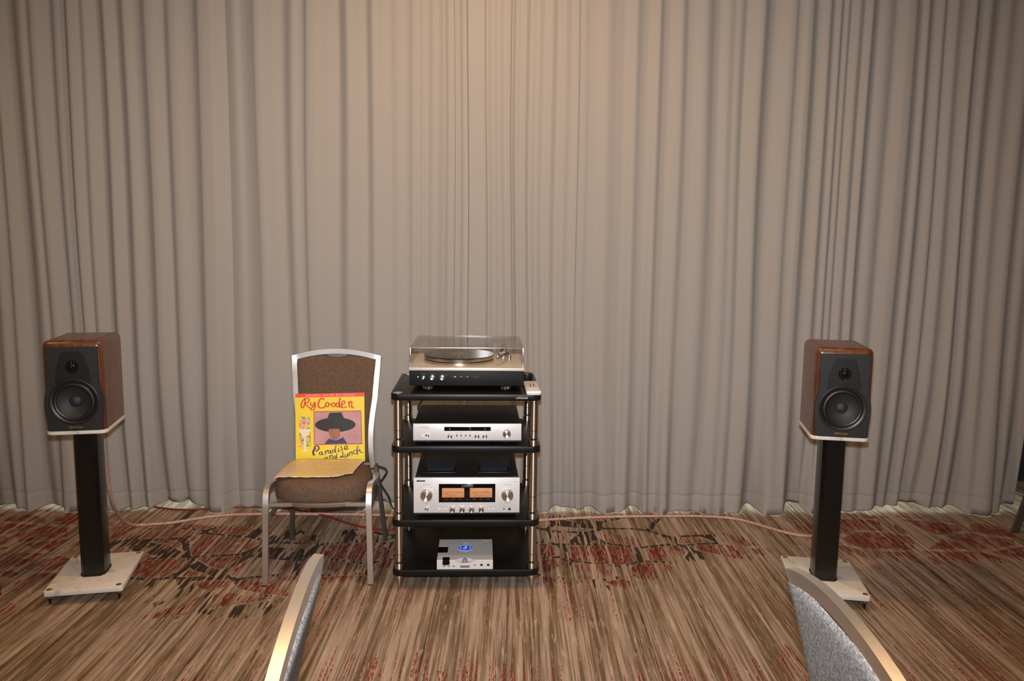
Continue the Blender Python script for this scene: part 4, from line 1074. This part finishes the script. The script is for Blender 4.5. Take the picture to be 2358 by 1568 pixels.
CH = make_chair('brown banquet chair carrying the yellow record sleeve')
CH.location = (-0.805, 3.40, 0); CH.rotation_euler.z = R(2.8)
for lab, loc, rz in [('grey-backed banquet chair with silver top rail before the album chair', (-0.590, 1.10, 0), R(-84.5)),
                     ('grey-backed banquet chair in front of the stand without the hanging cable', (0.762, 1.095, 0), R(91)),
                     ('banquet chair beside the curtain end showing only a dark rear leg', (2.785, 3.615, 0), R(90))]:
    c = copy_tree(CH); c.location = loc; c.rotation_euler = (0, 0, rz); c['label'] = lab; c['group'] = 'audience chairs'
CH['group'] = 'audience chairs'

# ------------------------------------------------------------------ record sleeve on the chair
LEAN = math.asin(0.052 / 0.315)
SL = thing('record_sleeve', 'yellow record sleeve with red lettering leaning on the chair back', 'record sleeve', (-0.827, 3.548, 0.4085), rot=(-LEAN, R(-1.2), R(2.8)))
SZ = 0.315
G().box((0, 0, SZ / 2), (SZ, 0.005, SZ), 0.0006).build('card', 'yellow_card', SL, smooth=0)
YS = -0.0028
def uv(x, y):
    """place on the cover from the drawing grid used for the lettering"""
    t = (y - 85) / 1110.0
    return ((x - (165 - 75 * t)) / 1110.0 - 0.5) * SZ, (1 - t) * SZ
def ribbon(g, pts, wd, closed=False, y=YS):
    P = [Vector((*uv(*p), 0)) for p in pts]
    if closed: P = P + [P[0]]
    P = smooth_path(P, 5)
    b = bmesh.new(); L = []; Rr = []
    n = len(P)
    for i, p in enumerate(P):
        tng = (P[min(i + 1, n - 1)] - P[max(i - 1, 0)]).normalized()
        nn = Vector((-tng.y, tng.x, 0))
        ww = wd * (0.85 + 0.3 * abs(tng.y)) * 0.5 * SZ / 1110.0
        L.append(b.verts.new((p.x + nn.x * ww, y, p.y + nn.y * ww))); Rr.append(b.verts.new((p.x - nn.x * ww, y, p.y - nn.y * ww)))
    for i in range(n - 1): b.faces.new((Rr[i], Rr[i + 1], L[i + 1], L[i]))
    g.add(b)
def loop(cx, cy, rx, ry, n=12, a0=40): return [(cx + rx * math.cos(R(a0 + 360 * k / n)), cy - ry * math.sin(R(a0 + 360 * k / n))) for k in range(n)]
G().box((0, YS, SZ - 0.0085), (SZ - 0.001, 0.0006, 0.0165)).build('red_band', 'red_band', SL, smooth=0)
lettering('ORIGINAL MASTER RECORDING', 0.0122, 'print_white', SL, (0, YS - 0.0005, SZ - 0.0128), shear=0.3, spacing=1.32, name='band_lettering')
g = G(); wR = 19
ribbon(g, [(305, 160), (316, 200), (302, 258), (276, 310), (252, 300), (247, 262), (272, 205), (320, 166), (368, 166), (380, 192), (352, 226), (312, 240), (345, 282), (388, 322)], wR)
ribbon(g, [(402, 222), (400, 262), (425, 280), (466, 222)], wR); ribbon(g, [(466, 222), (472, 262), (464, 312), (440, 348), (406, 350), (396, 326), (432, 302), (482, 265)], wR)
ribbon(g, [(616, 192), (602, 166), (562, 174), (527, 230), (521, 285), (547, 318), (602, 314), (646, 280)], wR + 4)
ribbon(g, loop(666, 266, 26, 36), wR, True); ribbon(g, [(690, 252), (715, 262), (740, 250)], wR * 0.7)
ribbon(g, loop(763, 272, 30, 30), wR, True); ribbon(g, loop(832, 276, 25, 34), wR, True)
ribbon(g, [(880, 158), (862, 232), (864, 300), (892, 320)], wR + 3)
ribbon(g, [(892, 276), (930, 266), (952, 232), (932, 210), (906, 234), (894, 290), (920, 324), (978, 300)], wR)
ribbon(g, [(1008, 222), (1016, 272), (1018, 322)], wR); ribbon(g, [(1016, 256), (1048, 220), (1062, 232), (1054, 325), (1090, 312)], wR)
g.build('title_lettering', 'red_print', SL, smooth=0)
g = G(); wN = 13
ribbon(g, [(425, 958), (388, 1008), (381, 1058), (402, 1080)], 28); ribbon(g, [(398, 958), (440, 930), (476, 946), (470, 986), (420, 1020)], 20)
ribbon(g, loop(500, 1052, 22, 22), wN, True); ribbon(g, [(524, 1025), (530, 1070), (555, 1072)], wN)
ribbon(g, [(570, 1010), (578, 1045), (580, 1074)], wN); ribbon(g, [(578, 1040), (604, 1006), (616, 1022)], wN)
ribbon(g, loop(640, 1031, 20, 20), wN, True); ribbon(g, [(662, 1005), (668, 1050), (692, 1048)], wN)
ribbon(g, loop(711, 1016, 20, 20), wN, True); ribbon(g, [(757, 925), (738, 988), (738, 1040), (758, 1034)], wN)
ribbon(g, [(790, 975), (786, 1028), (808, 1020)], wN); ribbon(g, [(800, 930), (802, 940)], wN)
ribbon(g, [(852, 945), (826, 955), (850, 985), (846, 1008), (815, 1004)], wN)
ribbon(g, [(880, 990), (920, 975), (936, 946), (906, 940), (886, 975), (906, 1004), (952, 975)], wN)
ribbon(g, loop(580, 1140, 21, 22), wN, True); ribbon(g, [(604, 1112), (604, 1140), (612, 1165)], wN)
ribbon(g, [(640, 1085), (642, 1150)], wN); ribbon(g, [(644, 1108), (678, 1085), (686, 1142)], wN)
ribbon(g, loop(724, 1120, 18, 18), wN, True); ribbon(g, [(760, 1062), (748, 1105), (752, 1136)], wN)
ribbon(g, [(868, 1034), (850, 1042), (856, 1090), (830, 1124), (806, 1114), (832, 1104), (884, 1128)], wN)
ribbon(g, [(890, 1070), (890, 1118), (920, 1110), (930, 1062), (938, 1108)], wN)
ribbon(g, [(960, 1042), (960, 1104)], wN); ribbon(g, [(960, 1062), (998, 1036), (1002, 1094)], wN)
ribbon(g, [(1072, 1016), (1036, 1022), (1026, 1058), (1054, 1074), (1088, 1054)], wN)
ribbon(g, [(1112, 942), (1086, 1000), (1090, 1088)], wN); ribbon(g, [(1090, 1042), (1128, 1002), (1138, 1050), (1178, 1048)], wN)
g.build('subtitle_lettering', 'navy_print', SL, smooth=0)
def panel(name, poly, m, y, parent=SL):
    b = bmesh.new(); b.faces.new([b.verts.new((uv(*p)[0], y, uv(*p)[1])) for p in poly])
    bmesh.ops.recalc_face_normals(b, faces=b.faces)
    return G().add(b).build(name, m, parent, smooth=0)
pf = panel('picture_border', [(436, 372), (1203, 372), (1178, 916), (404, 916)], 'maroon_print', YS)
panel('picture', [(446, 384), (1193, 384), (1168, 902), (416, 902)], 'pink_print', YS - 0.0003, pf)
# a plain stand-in for the portrait: soft dark and tan shapes without features
panel('picture_shape', [(770 + 325 * math.cos(R(a)), 595 + 118 * math.sin(R(a))) for a in range(0, 360, 10)], 'black_print', YS - 0.0008, pf)
panel('picture_shape', [(640, 520), (690, 400), (880, 396), (930, 520)], 'black_print', YS - 0.0009, pf)
panel('picture_shape', [(745 + 92 * math.cos(R(a)), 720 + 120 * math.sin(R(a))) for a in range(-30, 215, 12)], 'tan_print', YS - 0.0010, pf)
panel('picture_shape', [(570, 900), (650, 815), (760, 850), (880, 800), (940, 900)], 'navy_print', YS - 0.0011, pf)
fp_ = panel('flower_panel', [(205, 455), (378, 457), (350, 940), (172, 942)], 'flower', YS)
panel('goblet_shape', [(176, 655), (384, 655), (375, 675), (300, 775), (275, 790), (278, 985), (325, 1015), (190, 1015), (245, 985), (250, 790), (225, 770), (186, 675)], 'cream_print', YS - 0.0004, fp_)

# printed plastic sheet lying on the seat
nx_, ny_ = 36, 22
b = bmesh.new(); grid = []
BL, BR, FL_, FR_ = Vector((-1.010, 3.520)), Vector((-0.672, 3.537)), Vector((-0.988, 3.207)), Vector((-0.668, 3.215))
for j in range(ny_):
    row = []
    v = j / (ny_ - 1.0)
    for i in range(nx_):
        u = i / (nx_ - 1.0)
        p = (FL_.lerp(FR_, u)).lerp(BL.lerp(BR, u), v)
        if u > 0.8: p.y += 0.05 * (u - 0.8) / 0.2 * (1 - v)
        p.y += 0.006 * mnoise.noise((u * 6, v * 2, 1.0)) * (1 - v)
        ly_ = p.y - 3.40
        seat = 0.4385 - 0.085 * max(0, ly_ + 0.10)
        edge = max(0.0, abs(p.x + 0.805) - 0.16)
        seat -= 0.22 * edge + 0.06 * max(0, -ly_ - 0.155)
        zz = seat + 0.002 + 0.004 * abs(mnoise.noise((u * 7, v * 5, 4.0))) + 0.0035 * abs(mnoise.noise((u * 17, v * 13, 8.0)))
        if v > 0.9: zz += 0.007 * ((v - 0.9) / 0.1) ** 1.5 * (0.45 + 0.55 * math.sin(PI * min(1, u * 0.9 + 0.1)))
        row.append(b.verts.new((p.x, p.y, zz)))
    grid.append(row)
for j in range(ny_ - 1):
    for i in range(nx_ - 1): b.faces.new((grid[j][i], grid[j][i + 1], grid[j + 1][i + 1], grid[j + 1][i]))
bmesh.ops.recalc_face_normals(b, faces=b.faces)
o = G().add(b).build('plastic_sheet', 'film', None, smooth=70)
so = o.modifiers.new('film_thickness', 'SOLIDIFY'); so.thickness = 0.0005; so.offset = 1.0
tag(o, 'crinkled yellow and pink printed plastic sheet lying on the chair seat', 'plastic sheet')

# ------------------------------------------------------------------ cables
def cable(name, pts, r, m, label, k=6):
    o = G().tube(smooth_path(pts, k), r, 10).build(name, m, None, smooth=60)
    return tag(o, label, 'cable')
zc = 0.0075
cable('speaker_cable', [(-1.768, 3.291, 0.758), (-1.772, 3.318, 0.74), (-1.768, 3.330, 0.70), (-1.765, 3.34, 0.60), (-1.772, 3.36, 0.49), (-1.782, 3.40, 0.37), (-1.800, 3.48, 0.22), (-1.835, 3.62, 0.095), (-1.850, 3.73, 0.03),
      (-1.825, 3.785, zc), (-1.77, 3.80, zc), (-1.684, 3.826, zc), (-1.51, 3.925, zc), (-1.30, 3.962, zc), (-1.08, 3.970, zc), (-0.85, 3.972, zc), (-0.61, 3.960, zc), (-0.42, 3.90, zc), (-0.36, 3.78, 0.06), (-0.34, 3.68, 0.25), (-0.33, 3.60, 0.36), (-0.325, 3.566, 0.37)],
      0.0075, 'braid', 'thick pinkish braided cable hanging from a speaker and passing behind the album chair')
cable('speaker_cable', [(0.02, 3.575, 0.37), (0.03, 3.62, 0.34), (0.05, 3.74, 0.12), (0.09, 3.86, zc + 0.004), (0.146, 3.914, zc), (0.372, 3.960, zc), (0.63, 3.990, zc), (0.844, 4.000, zc), (0.95, 4.005, zc), (1.085, 3.995, zc), (1.184, 3.960, zc),
      (1.287, 3.862, zc), (1.367, 3.781, zc), (1.439, 3.743, zc), (1.50, 3.745, zc), (1.52, 3.68, 0.03), (1.45, 3.50, 0.28), (1.385, 3.375, 0.62), (1.374, 3.356, 0.73), (1.367, 3.330, 0.757)],
      0.0075, 'braid', 'thick pinkish braided cable along the curtain hem between rack and speaker')
cable('red_cord', [(-2.0, 4.13, 0.006), (-1.899, 4.075, 0.006), (-1.812, 4.035, 0.006), (-1.70, 4.02, 0.006), (-1.56, 4.05, 0.006), (-1.30, 4.08, 0.006), (-1.10, 4.03, 0.006), (-1.028, 3.990, 0.006), (-0.925, 3.934, 0.006), (-0.817, 3.850, 0.006), (-0.696, 3.785, 0.006), (-0.576, 3.767, 0.006), (-0.45, 3.78, 0.006)],
      0.0052, 'red_cable', 'thin dark red cord on the carpet running behind the chair to the rack')
cable('power_cord', [(-0.70, 3.735, 0.336), (-0.66, 3.73, 0.340), (-0.612, 3.725, 0.332), (-0.596, 3.72, 0.314), (-0.612, 3.72, 0.285), (-0.627, 3.72, 0.258), (-0.609, 3.72, 0.225), (-0.586, 3.72, 0.186), (-0.574, 3.72, 0.140), (-0.545, 3.71, 0.122), (-0.50, 3.70, 0.08), (-0.47, 3.70, 0.006), (-0.44, 3.78, 0.006)],
      0.0042, 'black_cable', 'looping black power cord between the album chair and the rack')
cable('power_cord', [(-0.40, 3.70, 0.0055), (-0.50, 3.715, 0.0055), (-0.60, 3.700, 0.0055), (-0.66, 3.735, 0.0055)], 0.0042, 'black_cable', 'short black cord lying on the carpet beside the rack')
cable('signal_cable', [(-0.405, 3.56, 0.640), (-0.43, 3.60, 0.66), (-0.40, 3.66, 0.70), (-0.36, 3.63, 0.75), (-0.33, 3.60, 0.80)], 0.004, 'black_cable', 'black signal cable rising behind the thin preamplifier')
